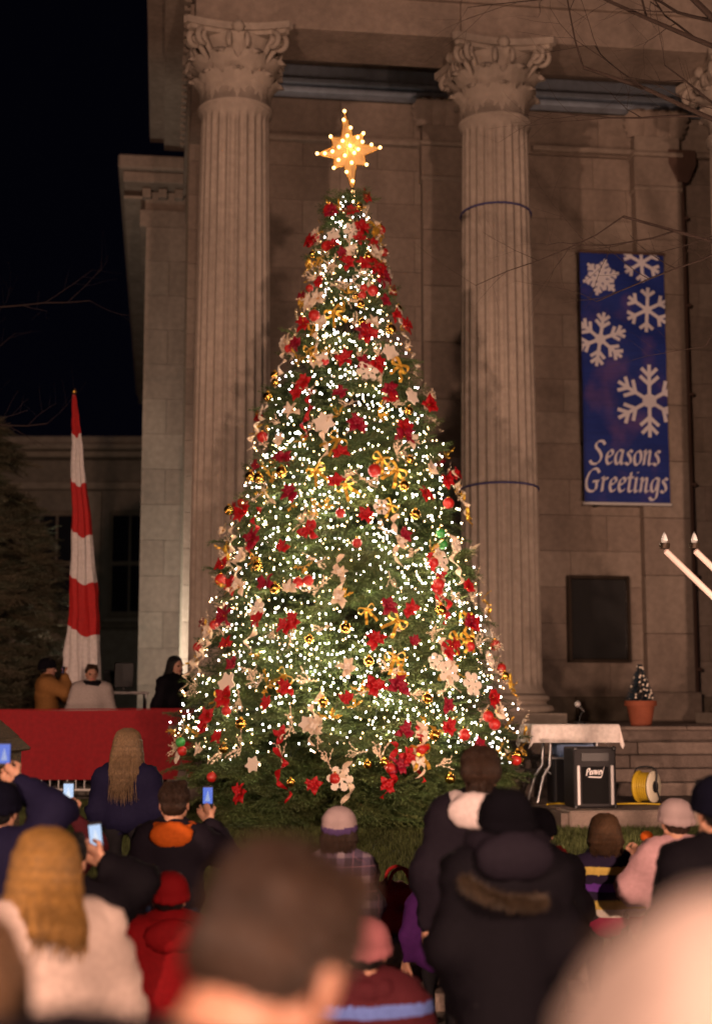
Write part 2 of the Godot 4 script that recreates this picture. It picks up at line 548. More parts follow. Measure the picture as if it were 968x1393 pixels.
func ground() -> void:
	var g := part(self, "ground", sheet(-250, 250, -400, 60), M.paving, at(0, -0.006, 0))
	structure(g, "dark ground running out round the courthouse square", "ground")
	var p := holder(self, "pavement")
	structure(p, "grey stone pavement below the lawn wall where the crowd stands", "pavement")
	for i in 12:
		for j in 9:
			part(p, "paving_slab", box(0.988, 0.06, 0.988, 0.006), M.paving, at(-5.5 + i, -0.03 + 0.001 * ((i * 7 + j * 5) % 3), -7.7 + j))
	var w := holder(self, "lawn_wall")
	structure(w, "low stone wall with an overhanging coping along the lawn edge", "wall")
	for i in 9:
		var x := -6.0 + i * 1.5
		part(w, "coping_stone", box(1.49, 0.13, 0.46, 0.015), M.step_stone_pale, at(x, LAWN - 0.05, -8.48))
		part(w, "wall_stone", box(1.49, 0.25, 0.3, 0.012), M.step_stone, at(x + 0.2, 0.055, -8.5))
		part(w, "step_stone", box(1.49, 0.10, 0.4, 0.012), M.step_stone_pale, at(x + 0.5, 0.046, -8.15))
	var lawn := part(self, "lawn", sheet(-60, 60, -60, -8.6), M.soil, at(0, LAWN, 0))
	structure(lawn, "dim lawn in front of the courthouse", "lawn")
	var blade := begin()
	for k in 9:
		var a := TAU * k / 9.0 + rng.randf() * 0.5
		var o := Vector3(cos(a), 0, sin(a)) * rng.randf_range(0.0, 0.035)
		var lean := Vector3(cos(a), 0, sin(a)) * rng.randf_range(0.005, 0.03)
		var side := Vector3(-sin(a), 0, cos(a)) * 0.004
		var h := rng.randf_range(0.03, 0.06)
		blade.set_smooth_group(-1)
		blade.add_vertex(o - side)
		blade.add_vertex(o + lean + Vector3(0, h, 0))
		blade.add_vertex(o + side)
	var mm := MultiMesh.new()
	mm.transform_format = MultiMesh.TRANSFORM_3D
	mm.use_colors = true
	mm.mesh = done(blade)
	mm.instance_count = 42000
	for i in mm.instance_count:
		var x := rng.randf_range(-4.6, 5.2)
		var z := rng.randf_range(-20.0, -8.75)
		var b := Basis(Vector3.UP, rng.randf() * TAU).scaled(Vector3.ONE * rng.randf_range(0.7, 1.4))
		mm.set_instance_transform(i, Transform3D(b, Vector3(x, LAWN, z)))
		var s := rng.randf_range(0.6, 1.25) * (0.8 + 0.35 * noise.get_noise_2d(x * 0.9, z * 0.9))
		mm.set_instance_color(i, Color(0.085 * s, 0.105 * s, 0.030 * s))
	var grass := MultiMeshInstance3D.new()
	grass.name = "grass"
	grass.multimesh = mm
	grass.material_override = M.grass
	add_child(grass)
	tag(grass, "short dry green grass growing on the courthouse lawn", "grass", "", "stuff")

# ---------------------------------------------------------------- courthouse; its own axes: x along the front, z out of it

func building_frame() -> Transform3D:
	return Transform3D(Basis(Vector3.UP, deg_to_rad(7.5)), Vector3(-1.80, 0, -21.0))

func stone() -> Material:
	return [M.stone_a, M.stone_a, M.stone_b, M.stone_c][rng.randi() % 4]

func blocks(parent: Node, x0: float, x1: float, y0: float, y1: float, z: float, course := 0.62, length := 1.35, depth := 0.1) -> void:
	var n := maxi(1, roundi((y1 - y0) / course))
	var ch := (y1 - y0) / n
	for i in n:
		var x := x0
		var first := true
		while x < x1 - 0.05:
			var w := length * (0.5 if first and i % 2 else 1.0)
			first = false
			if x + w > x1 - 0.3:
				w = x1 - x
			part(parent, "stone_block", box(snappedf(w - 0.005, 0.001), snappedf(ch - 0.005, 0.001), depth, 0.004), stone(), at(x + w * 0.5, y0 + (i + 0.5) * ch, z + depth * 0.5 + rng.randf_range(0.0, 0.003)))
			x += w

func column_shaft(h: float, rb: float, rt: float) -> ArrayMesh:
	var st := begin()
	st.set_smooth_group(0)
	var flutes := 24
	var per := 8
	var rows := [0.0, 0.05, 0.10, 0.16, 0.22, 0.3]
	for i in 9:
		rows.append(0.3 + (h - 0.75) * (i + 1) / 10.0)
	for e in [0.36, 0.28, 0.22, 0.17, 0.12, 0.06, 0.0]:
		rows.append(h - e)
	var rings := []
	for y in rows:
		var r := lerpf(rb, rt, pow(y / h, 1.5))
		var deep := smoothstep(0.08, 0.26, y) * smoothstep(0.10, 0.26, h - y) * r * 0.085
		if y < 0.06:
			r += 0.05 - y * 0.6
		if h - y < 0.11:
			r += 0.045
		var ring := []
		for j in flutes * per:
			var u := float(j % per) / per
			var dip := 0.0
			if u > 0.06 and u < 0.80:
				dip = sin((u - 0.06) / 0.74 * PI)
			var a := TAU * j / (flutes * per)
			var rr := r - deep * sqrt(maxf(dip, 0.0))
			ring.append(Vector3(cos(a) * rr, y, sin(a) * rr))
		rings.append(ring)
	var n := flutes * per
	for i in rings.size() - 1:
		for j in n:
			var k := (j + 1) % n
			quad(st, rings[i][k], rings[i + 1][k], rings[i + 1][j], rings[i][j])
	return done(st)

func acanthus(w: float, h: float, curl: float) -> ArrayMesh:
	# rises along y, its front faces z; lobed edges, a curling tip, a raised rib
	var st := begin()
	st.set_smooth_group(0)
	var rows := 12
	var cols := 8
	for side in 2:
		var g := []
		for i in rows + 1:
			var t := float(i) / rows
			var wid := w * 0.5 * (0.62 + 0.5 * sin(t * 2.6 + 0.15)) * (1.0 + 0.16 * sin(t * 30.0)) * (1.0 - 0.72 * smoothstep(0.8, 1.0, t))
			var y := h * (t if t < 0.86 else 0.86 + 0.03 - (t - 0.86) * 0.9)
			var z := 0.05 * t + curl * pow(smoothstep(0.45, 1.0, t), 1.3)
			var row := []
			for j in cols + 1:
				var s := float(j) / cols * 2.0 - 1.0
				var bend := -0.25 * w * s * s * (1.0 - 0.4 * t) + 0.03 * w * cos(s * 14.0)
				row.append(Vector3(s * wid, y, z + bend - (0.035 if side else 0.0)))
			g.append(row)
		for i in rows:
			for j in cols:
				if side == 0:
					quad(st, g[i][j], g[i + 1][j], g[i + 1][j + 1], g[i][j + 1])
				else:
					quad(st, g[i][j], g[i][j + 1], g[i + 1][j + 1], g[i + 1][j])
	return done(st)

func volute(r0: float) -> ArrayMesh:
	# a stalk that rises and rolls up, in the x and y plane; x is outwards
	var pts := []
	var rad := []
	for i in 7:
		var t := i / 6.0
		pts.append(Vector3(0.0 + 0.30 * t * t, 0.42 * t, 0))
		rad.append(0.030 + 0.02 * t)
	for i in 22:
		var a := 0.9 - i * 0.42
		var r := r0 * (1.0 - i / 26.0)
		pts.append(Vector3(0.36 + cos(a + 0.9) * r - r0 * 0.4, 0.44 - r0 * 0.25 + sin(a + 0.9) * r, 0))
		rad.append(0.05 * (1.0 - i / 40.0))
	return tube(pts, rad, 7)

func abacus_outline(half: float, dip: float, cut: float) -> PackedVector2Array:
	var p := PackedVector2Array()
	for s in 4:
		var turn := s * PI / 2
		for i in 11:
			var t := i / 10.0 * 2.0 - 1.0
			p.append(Vector2(t * (half - cut), half - dip * (1.0 - t * t)).rotated(-turn))
	return p

func column_parts(parent: Node, x: float, shaft: Mesh, meshes: Dictionary) -> void:
	var c := holder(parent, "column", at(x, TERRACE, 0))
	part(c, "plinth", box(1.52, 0.16, 1.52, 0.01), M.stone_column, at(0, 0.083, 0))
	part(c, "base_moulding", meshes.base, M.stone_column, at(0, 0.16, 0))
	part(c, "shaft", shaft, M.stone_column, at(0, 0.44, 0))
	var y := 9.03
	part(c, "bell", meshes.bell, M.stone_column, at(0, y, 0))
	for k in 8:
		var a := TAU * k / 8.0
		var b := Basis(Vector3.UP, a)
		part(c, "acanthus_leaf", meshes.low, M.stone_column, Transform3D(b, Vector3(0, y + 0.02, 0) + b.z * 0.5))
		b = Basis(Vector3.UP, a + PI / 8)
		part(c, "acanthus_leaf", meshes.high, M.stone_column, Transform3D(b, Vector3(0, y + 0.10, 0) + b.z * 0.49))
	for k in 4:
		for s in [-1, 1]:
			var b := Basis(Vector3.UP, TAU * k / 4.0 + PI / 4 + s * 0.10)
			part(c, "volute", meshes.volute, M.stone_column, Transform3D(b * Basis(Vector3.UP, -PI / 2), Vector3(0, y + 0.48, 0) + b.z * 0.50))
		for s in [-1, 1]:
			var b := Basis(Vector3.UP, TAU * k / 4.0 + s * 0.20)
			part(c, "scroll", meshes.volute, M.stone_column, Transform3D((b * Basis(Vector3.UP, -PI / 2)).scaled_local(Vector3(0.45, 0.8, 0.8)), Vector3(0, y + 0.55, 0) + b.z * 0.50))
		var f := Basis(Vector3.UP, TAU * k / 4.0)
		part(c, "rosette", meshes.rosette, M.stone_column, Transform3D(f, Vector3(0, y + 1.07, 0) + f.z * 0.66))
	part(c, "abacus", meshes.abacus, M.stone_column, Transform3D(Basis(Vector3.RIGHT, -PI / 2), Vector3(0, y + 0.98, 0)))

func courthouse() -> void:
	var t := thing("courthouse", "tan stone courthouse front with fluted Corinthian columns behind the lit tree", "building", building_frame().origin, deg_to_rad(7.5))
	var meshes := {
		"base": lathe([Vector2(0.70, 0), Vector2(0.745, 0.03), Vector2(0.75, 0.07), Vector2(0.72, 0.11), Vector2(0.66, 0.12), Vector2(0.64, 0.145), Vector2(0.645, 0.175), Vector2(0.67, 0.18), Vector2(0.69, 0.205), Vector2(0.68, 0.245), Vector2(0.64, 0.26), Vector2(0.60, 0.28)], 40),
		"bell": lathe([Vector2(0.50, 0), Vector2(0.555, 0.0), Vector2(0.56, 0.04), Vector2(0.51, 0.06), Vector2(0.50, 0.5), Vector2(0.54, 0.8), Vector2(0.62, 0.96), Vector2(0.66, 1.0)], 32),
		"low": acanthus(0.42, 0.52, 0.17), "high": acanthus(0.40, 0.74, 0.25), "volute": volute(0.13),
		"rosette": lathe([Vector2(0, 0.1), Vector2(0.07, 0.07), Vector2(0.1, 0.0), Vector2(0.07, -0.06), Vector2(0, -0.09)], 8),
	}
	var st := begin()
	add_prism(st, abacus_outline(0.74, 0.16, 0.06), 0.0, 0.06)
	add_prism(st, abacus_outline(0.79, 0.16, 0.06), 0.062, 0.165)
	meshes.abacus = done(st)
	var shaft := column_shaft(8.6, 0.585, 0.50)
	for k in 4:
		column_parts(t, k * 3.95, shaft, meshes)
	# entablature over the columns: architrave, frieze, cornice, and its return down the flank
	var e := holder(t, "entablature")
	var ey := 11.5
	for k in 4:
		var x0 := -0.62 + k * 3.95 if k else -0.62
		var x1 := minf(-0.62 + (k + 1) * 3.95, 14.0)
		var w := x1 - x0
		part(e, "architrave_block", box(w - 0.006, 0.55, 1.1, 0.012), M.stone_a if k % 2 else M.stone_b, at(x0 + w * 0.5, ey + 0.275, 0))
		part(e, "architrave_fascia", box(w - 0.006, 0.30, 1.22, 0.012), M.stone_a, at(x0 + w * 0.5, ey + 0.702, 0))
		part(e, "frieze_block", box(w - 0.006, 0.6, 1.1, 0.012), M.stone_b, at(x0 + w * 0.5, ey + 1.155, 0))
	part(e, "cornice", box(15.6, 0.3, 2.4, 0.03), M.stone_a, at(6.45, ey + 1.68, 0.05))
	# flank return, seen from below as bands that run back to the main block
	part(e, "flank_architrave", box(0.98, 0.55, 7.9, 0.012), M.stone_b, at(-0.13, ey + 0.27, -4.55))
	part(e, "flank_fascia", box(1.1, 0.30, 7.9, 0.012), M.stone_a, at(-0.13, ey + 0.70, -4.55))
	part(e, "flank_frieze", box(0.98, 0.6, 7.9, 0.012), M.stone_b, at(-0.13, ey + 1.153, -4.55))
	part(e, "flank_corona", box(1.5, 0.14, 7.3, 0.012), M.stone_c, at(-0.33, ey + 1.60, -4.9))
	part(e, "flank_cornice", box(1.75, 0.14, 7.3, 0.02), M.stone_a, at(-0.5, ey + 1.76, -4.9))
	for i in 22:
		part(e, "dentil", box(0.12, 0.13, 0.14, 0.005), M.stone_c, at(-0.7, ey + 1.46, -1.4 - i * 0.31))
	part(t, "portico_ceiling", box(14.2, 0.2, 3.6, 0.01), M.stone_b, at(7.45, ey + 1.62, -2.36))
	# wall behind the columns
	var w := holder(t, "portico_wall")
	part(w, "wall_core", box(15.0, 11.6, 0.3, 0.0), M.mortar, at(6.85, TERRACE + 5.8, -4.47))
	var z := -4.3
	blocks(w, -0.62, 5.53, TERRACE + 0.42, 12.45, z)
	blocks(w, 5.53, 8.05, TERRACE + 0.42, 6.24, z)
	blocks(w, 5.53, 8.05, 11.64, 12.45, z)
	blocks(w, 5.53, 8.05, 6.24, 11.64, z - 0.085, 0.62, 1.26)
	blocks(w, 8.05, 14.3, TERRACE + 0.42, 12.45, z)
	for i in 11:
		part(w, "base_course", box(1.36, 0.43, 0.2, 0.02), M.stone_base, at(0.06 + i * 1.37, TERRACE + 0.205, z + 0.12))
	part(w, "string_course", box(6.0, 0.09, 0.16, 0.015), M.stone_c, at(2.5, 11.66, z + 0.19))
	part(w, "string_course", box(8.6, 0.09, 0.16, 0.015), M.stone_c, at(9.9, 11.70, z + 0.19))
	# mouldings under the ceiling, the bluish light on them put into their colour
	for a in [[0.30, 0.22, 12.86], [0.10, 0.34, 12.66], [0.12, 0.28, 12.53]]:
		part(w, "light_tinted_moulding", box(15.0, a[0], a[1], 0.02), M.blue_light_tint, at(6.85, a[2], z + 0.1 + a[1] * 0.5))
	for k in 4:
		var p := holder(t, "pilaster", at(k * 3.95 + 0.02, TERRACE, z + 0.1))
		part(p, "pilaster_base", box(1.04, 0.5, 0.36, 0.03), M.stone_a, at(0, 0.25, 0.15))
		for i in 9:
			part(p, "pilaster_stone", box(0.86, 1.02, 0.25, 0.012), stone(), at(0, 0.5 + 0.513 + i * 1.026, 0.125))
		part(p, "necking", box(0.92, 0.09, 0.33, 0.02), M.stone_c, at(0, 9.66, 0.13))
		part(p, "pilaster_stone", box(0.90, 0.55, 0.27, 0.012), stone(), at(0, 9.99, 0.135))
		part(p, "necking", box(0.96, 0.08, 0.36, 0.02), M.stone_c, at(0, 10.31, 0.14))
		part(p, "pilaster_stone", box(0.86, 0.3, 0.25, 0.012), stone(), at(0, 10.52, 0.125))
		for j in 4:
			part(p, "acanthus_leaf", meshes.low, M.stone_a, at(-0.36 + j * 0.24, 10.66, 0.27))
	# main block standing back on the flank: anta, entablature with dentils, long side cornice
	var b := holder(t, "main_block")
	part(b, "block_core", box(13.8, 10.4, 21.4, 0.0), M.mortar, at(5.52, TERRACE + 5.0, -19.42))
	blocks(b, -1.42, -0.46, 0.55, 11.4, -8.70, 0.72, 0.96)
	part(b, "block_architrave", box(14.2, 0.36, 21.6, 0.012), M.stone_b, at(5.55, 11.585, -19.4))
	part(b, "block_frieze", box(14.0, 0.42, 21.4, 0.012), M.stone_b, at(5.55, 11.98, -19.4))
	for i in 5:
		part(b, "dentil", box(0.17, 0.19, 0.22, 0.006), M.stone_b, at(-1.42 + i * 0.33, 12.10, -8.62))
	part(b, "block_corona", box(14.9, 0.22, 22.3, 0.02), M.stone_b, at(5.55, 12.34, -19.4))
	part(b, "block_cornice", box(15.2, 0.30, 22.6, 0.04), M.stone_b, at(5.6, 12.612, -19.4))
	for i in 32:
		part(b, "modillion", box(0.34, 0.13, 0.24, 0.01), M.stone_c, at(-1.68, 12.16, -9.2 - i * 0.66))
	part(b, "soffit_board", box(0.46, 0.05, 21.2, 0.0), M.stone_c, at(-1.66, 12.05, -19.3))

func steps() -> void:
	var f := building_frame()
	var t := holder(self, "terrace_steps", f)
	structure(t, "brown stone terrace and steps under the courthouse columns", "steps")
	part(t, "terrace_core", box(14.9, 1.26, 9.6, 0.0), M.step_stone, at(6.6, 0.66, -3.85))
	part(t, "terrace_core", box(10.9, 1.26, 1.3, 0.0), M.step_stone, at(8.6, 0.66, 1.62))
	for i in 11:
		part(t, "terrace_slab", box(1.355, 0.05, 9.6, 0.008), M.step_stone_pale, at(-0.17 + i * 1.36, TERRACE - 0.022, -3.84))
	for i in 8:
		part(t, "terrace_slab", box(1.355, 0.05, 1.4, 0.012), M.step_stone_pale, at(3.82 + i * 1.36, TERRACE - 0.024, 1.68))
	# five risers
	var rise := (TERRACE - 0.04 - LANDING) / 5.0
	for k in 4:
		var y := LANDING + rise * (k + 1)
		for i in 6:
			var w := 1.8
			part(t, "step", box(w - 0.01, rise + 0.3, 0.34 + 0.30 * (3 - k), 0.012), [M.step_stone, M.step_stone_pale, M.step_stone][(i + k) % 3], at(4.0 + i * w + 0.2 * (k % 2), y - (rise + 0.3) * 0.5, 2.27 + (0.34 + 0.30 * (3 - k)) * 0.5 + 0.012 * k))
	# landing in front of the steps with its kerb stones
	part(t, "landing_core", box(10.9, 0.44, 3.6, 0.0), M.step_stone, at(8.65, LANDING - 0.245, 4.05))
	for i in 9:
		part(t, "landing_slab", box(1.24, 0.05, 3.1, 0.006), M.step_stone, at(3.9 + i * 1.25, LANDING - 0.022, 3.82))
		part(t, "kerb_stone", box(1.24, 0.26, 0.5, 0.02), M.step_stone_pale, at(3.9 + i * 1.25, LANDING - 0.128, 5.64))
	part(t, "flank_landing", box(9.0, 0.3, 8.0, 0.01), M.paving, at(-5.4, LANDING - 0.155, -4.2))

func side_building() -> void:
	var t := thing("side_building", "dim tan building with stone cornice and tall dark windows behind the flag", "building", Vector3(-12.5, 0, -48))
	part(t, "wall", box(16.0, 9.2, 6.0, 0.01), M.far_wall, at(0, 4.6, -3.0))
	part(t, "plinth", box(16.2, 4.05, 6.2, 0.05), M.far_trim, at(0, 2.025, -2.9))
	part(t, "ledge", box(16.5, 0.22, 6.6, 0.05), M.stone_base, at(0, 4.16, -2.75))
	part(t, "architrave", box(16.3, 0.25, 6.4, 0.03), M.far_trim, at(0, 8.75, -2.9))
	part(t, "frieze", box(16.1, 0.75, 6.1, 0.02), M.far_wall, at(0, 9.25, -2.95))
	part(t, "cornice", box(16.7, 0.2, 6.8, 0.04), M.far_trim, at(0, 9.73, -2.7))
	part(t, "cornice", box(17.1, 0.2, 7.2, 0.05), M.far_trim, at(0, 9.94, -2.6))
	part(t, "parapet", box(16.6, 0.3, 6.6, 0.05), M.far_trim, at(0, 10.2, -2.7))
	for i in 6:
		var x := -6.9 + i * 2.4
		var wn := holder(t, "window", at(x, 6.2, 0.02))
		part(wn, "frame", box(1.35, 3.5, 0.16, 0.02), M.stone_base, at(0, 0, -0.02))
		part(wn, "pane", box(0.52, 1.5, 0.04, 0.0), M.dark_glass, at(-0.3, 0.82, 0.07))
		part(wn, "pane", box(0.52, 1.5, 0.04, 0.0), M.dark_glass, at(0.3, 0.82, 0.07))
		part(wn, "pane", box(0.52, 1.5, 0.04, 0.0), M.dark_glass, at(-0.3, -0.82, 0.07))
		part(wn, "pane", box(0.52, 1.5, 0.04, 0.0), M.dark_glass, at(0.3, -0.82, 0.07))
		part(wn, "sill", box(1.6, 0.16, 0.34, 0.02), M.far_trim, at(0, -1.86, 0.08))
		if i < 5:
			part(t, "wall_pilaster", box(0.5, 4.3, 0.2, 0.02), M.far_trim, at(x + 1.2, 6.42, 0.1))

# ---------------------------------------------------------------- conifers

func needle_spray(sd: int) -> ArrayMesh:
	# a flat fir twig along z with side twigs, each set with needles
	var r := RandomNumberGenerator.new()
	r.seed = sd
	var st := begin()
	st.set_smooth_group(-1)
	var twigs := [[Vector3.ZERO, Vector3(0, -0.03, 0.36), 30]]
	for i in 6:
		for s in [-1, 1]:
			var o := Vector3(0, -0.02 * i / 6.0, 0.03 + i * 0.05)
			var l := 0.19 - i * 0.022 + r.randf_range(-0.02, 0.02)
			twigs.append([o, o + Vector3(s * l * 0.8, r.randf_range(-0.04, 0.03), l * 0.7), int(l * 75)])
	for t in twigs:
		var a: Vector3 = t[0]
		var b: Vector3 = t[1]
		var d := (b - a).normalized()
		var u := d.cross(Vector3.UP).normalized()
		var v := u.cross(d)
		for k in t[2]:
			var p := a.lerp(b, (k + r.randf()) / t[2])
			for h in 2:
				var q := r.randf() * TAU
				var out := (u * cos(q) + v * sin(q) * 0.7)
				var tip := p + (out * 0.8 + d * 0.7).normalized() * r.randf_range(0.028, 0.045)
				var w := d.cross(out).normalized() * 0.0032
				st.add_vertex(p - w)
				st.add_vertex(tip)
				st.add_vertex(p + w)
	return done(st)

func profile_radius(prof: Array, y: float) -> float:
	if y >= prof[0][0]:
		return prof[0][1]
	for i in prof.size() - 1:
		if y >= prof[i + 1][0]:
			return lerpf(prof[i][1], prof[i + 1][1], (prof[i][0] - y) / (prof[i][0] - prof[i + 1][0]))
	return prof[-1][1]

func conifer(t: Node3D, prof: Array, boughs: int, base_y: float, tint: Color, droop: float, spread := 1.0) -> void:
	var top: float = prof[0][0]
	var low: float = prof[-1][0]
	part(t, "trunk", lathe([Vector2(0.0, base_y), Vector2(0.16, base_y), Vector2(0.12, lerpf(base_y, top, 0.4)), Vector2(0.02, top - 0.05), Vector2(0, top - 0.05)], 10), M.bark)
	var st := begin()
	var where := []
	for i in boughs:
		var y := 0.0
		for tries in 20:
			y = rng.randf_range(low, top - 0.05)
			if rng.randf() < profile_radius(prof, y) / 2.0 + 0.08:
				break
		var a := rng.randf() * TAU
		var dir := Vector3(sin(a), 0, cos(a))
		var r := profile_radius(prof, y) * (0.97 + 0.13 * noise.get_noise_3d(sin(a) * 2.0, y * 2.2, cos(a) * 2.0) + rng.randf_range(-0.08, 0.05)) * spread - 0.17 * minf(1.0, profile_radius(prof, y))
		var p0 := Vector3(0, y + 0.12 * r + droop * r * 0.3, 0)
		var p2 := dir * r + Vector3(0, y - droop * r * 0.12, 0)
		var p1 := (p0 + p2) * 0.5 + Vector3(0, -0.05 * r, 0)
		var path := []
		for k in 6:
			var s := k / 5.0
			path.append(p0.lerp(p1, s).lerp(p1.lerp(p2, s), s))
		add_tube(st, path, [0.022, 0.018, 0.014, 0.010, 0.007, 0.003], 4, false)
		var n := int(r / 0.095) + 3
		for k in n:
			# where along the bough this twig grows (a place, not a tone)
			var along := lerpf(0.30 if r > 0.6 else 0.05, 1.0, k / float(n - 1))
			var c := p0.lerp(p1, along).lerp(p1.lerp(p2, along), along)
			for side in ([0] if k == n - 1 else [-1, 1]):
				var d: Vector3 = dir.rotated(Vector3.UP, side * rng.randf_range(0.4, 1.05)) + Vector3(0, rng.randf_range(-0.6, 0.55), 0)
				var b := Basis.looking_at(-d.normalized(), Vector3.UP + dir * rng.randf_range(-0.5, 0.5)).scaled(Vector3.ONE * rng.randf_range(0.75, 1.2) * (0.75 if r < 0.6 else 1.0))
				where.append(Transform3D(b, c))
	part(t, "branches", done(st), M.bark)
	for v in 2:
		var mine := []
		for i in where.size():
			if i % 2 == v:
				mine.append(where[i])
		var mm := MultiMesh.new()
		mm.transform_format = MultiMesh.TRANSFORM_3D
		mm.use_colors = true
		mm.mesh = needle_spray(31 + v)
		mm.instance_count = mine.size()
		for i in mine.size():
			mm.set_instance_transform(i, mine[i])
			var s := rng.randf_range(0.65, 1.3)
			var warm := rng.randf_range(0.85, 1.2)
			mm.set_instance_color(i, Color(tint.r * s * warm, tint.g * s, tint.b * s))
		var o := MultiMeshInstance3D.new()
		o.name = "foliage"
		o.multimesh = mm
		o.material_override = M.needles
		o.set_meta("kind", "stuff")
		t.add_child(o, true)

func tree_point(deg: float, y: float, out := 0.05) -> Vector3:
	var a := deg_to_rad(deg)
	return Vector3(TREE_AT.x, y, TREE_AT.z) + Vector3(sin(a), 0, cos(a)) * (profile_radius(TREE_PROFILE, y) + out)

func on_tree(deg: float, y: float, out: float, roll := 0.0, size := 1.0, lift := 0.25) -> Transform3D:
	# z faces out of the tree
	var a := deg_to_rad(deg)
	var b := Basis(Vector3.UP, a) * Basis(Vector3.RIGHT, -lift) * Basis(Vector3.BACK, roll)
	return Transform3D(b.scaled(Vector3.ONE * size), tree_point(deg, y, out))

func christmas_tree() -> void:
	var t := thing("christmas_tree", "tall bushy fir Christmas tree covered in lights and ornaments on the lawn", "tree", Vector3(TREE_AT.x, 0, TREE_AT.z))
	conifer(t, TREE_PROFILE, 520, LAWN, Color(0.074, 0.110, 0.034), 0.5)
	# string of lights wound up the tree
	var s := thing("light_string", "string of warm white fairy lights wound round the Christmas tree", "lights", Vector3.ZERO)
	var pts := []
	var turns := 37.0
	var y := 1.04
	var a := 0.0
	var wire := []
	while y < 7.42:
		var r := profile_radius(TREE_PROFILE, y)
		var step := 0.034 / maxf(r, 0.12)
		a += step
		y += (6.3 / turns) * step / TAU
		var yy := clampf(y + 0.13 * sin(a * 3.1) + rng.randf_range(-0.10, 0.10), 0.95, 7.45)
		var rr := profile_radius(TREE_PROFILE, yy) * (1.0 + 0.10 * noise.get_noise_3d(sin(a) * 2.0, yy * 2.2, cos(a) * 2.0)) - rng.randf_range(-0.03, 0.26) * minf(1.0, profile_radius(TREE_PROFILE, yy) * 1.4)
		var p := Vector3(TREE_AT.x + sin(a) * rr, yy, TREE_AT.z + cos(a) * rr)
		wire.append(p)
		var front := cos(a)
		var px := p.x - TREE_AT.x
		if front > 0.3 and absf(px - 0.10) < 0.16 and yy > 2.5 and yy < 3.75 and rng.randf() < 0.5:
			continue
		if yy < 1.2 and rng.randf() < 0.4:
			continue
		if noise.get_noise_3d(p.x * 1.6 + 20.0, p.y * 1.6, p.z * 1.6) < -0.3 and rng.randf() < 0.45:
			continue
		if rng.randf() > (maxf(0.30, front) if front > 0.0 else 0.2):
			continue
		pts.append([p + Vector3(0, 0.012, 0), front])
	var st := begin()
	add_tube(st, wire, [0.0025], 3, false)
	part(s, "cable", done(st), M.wire_green)
	var bulb := SphereMesh.new()
	bulb.radius = 0.0062
	bulb.height = 0.017
	bulb.radial_segments = 6
	bulb.rings = 3
	var seen := []
	var rest := [[], [], []]
	for p in pts:
		if p[1] > 0.55 and seen.size() < 300 and rng.randf() < 0.24:
			seen.append(p[0])
		else:
			rest[rng.randi() % 3].append(p[0])
	for i in seen.size():
		part(s, "bulb", bulb, [M.bulb_warm, M.bulb_cool, M.bulb_dim][i % 3], Transform3D(Basis.IDENTITY, seen[i]))
		if i % 3 == 0:
			var l := OmniLight3D.new()
			l.name = "bulb_light"
			l.light_color = Color(1.0, 0.90, 0.76)
			l.light_energy = 0.05
			l.light_size = 0.012
			l.omni_range = 8.0
			l.omni_attenuation = 2.0
			l.shadow_enabled = true
			s.add_child(l, true)
			l.position = seen[i]
	for v in 3:
		var mm := MultiMesh.new()
		mm.transform_format = MultiMesh.TRANSFORM_3D
		mm.mesh = bulb
		mm.instance_count = rest[v].size()
		for i in rest[v].size():
			mm.set_instance_transform(i, Transform3D(Basis.IDENTITY, rest[v][i]))
		var o := MultiMeshInstance3D.new()
		o.name = "bulbs"
		o.multimesh = mm
		o.material_override = [M.bulb_warm, M.bulb_cool, M.bulb_dim][v]
		o.set_meta("kind", "stuff")
		s.add_child(o, true)
	print("bulbs ", pts.size())

# ---------------------------------------------------------------- ornaments

func petal_mesh(l: float, w: float) -> ArrayMesh:
	var st := begin()
	st.set_smooth_group(0)
	for side in 2:
		var g := []
		for i in 6:
			var t := i / 5.0
			var row := []
			for j in 3:
				var s := j - 1.0
				row.append(Vector3(s * w * 0.5 * sin(PI * pow(t, 0.8)) + 0.0, l * t, 0.03 + 0.05 * sin(t * 2.4) - 0.012 * absf(s) - (0.004 if side else 0.0)))
			g.append(row)
		for i in 5:
			for j in 2:
				if side == 0:
					quad(st, g[i][j], g[i + 1][j], g[i + 1][j + 1], g[i][j + 1])
				else:
					quad(st, g[i][j], g[i][j + 1], g[i + 1][j + 1], g[i + 1][j])
	return done(st)

func snowflake_outline(r: float, thick: float, style: int) -> Array:
	# polygons of a six-armed flake
	var out := []
	for k in 6:
		var a := TAU * k / 6.0 + 0.26
		var bars := [[0.0, 0.0, 1.0, 0.0]]
		if style == 0:
			bars += [[0.45, 0.0, 0.68, 0.26], [0.45, 0.0, 0.68, -0.26], [0.68, 0.0, 0.90, 0.22], [0.68, 0.0, 0.90, -0.22]]
		elif style == 1:
			bars += [[0.62, 0.0, 0.86, 0.30], [0.62, 0.0, 0.86, -0.30]]
		else:
			bars += [[0.30, 0.0, 0.62, 0.34], [0.30, 0.0, 0.62, -0.34], [0.62, 0.0, 0.80, 0.20], [0.62, 0.0, 0.80, -0.20]]
		for b in bars:
			var p := (Vector2(b[0], b[1]) * r).rotated(a)
			var q := (Vector2(b[2], b[3]) * r).rotated(a)
			var n := (q - p).orthogonal().normalized() * thick * 0.5
			out.append(PackedVector2Array([p + n, p - n, q - n, q + n]))
	return out

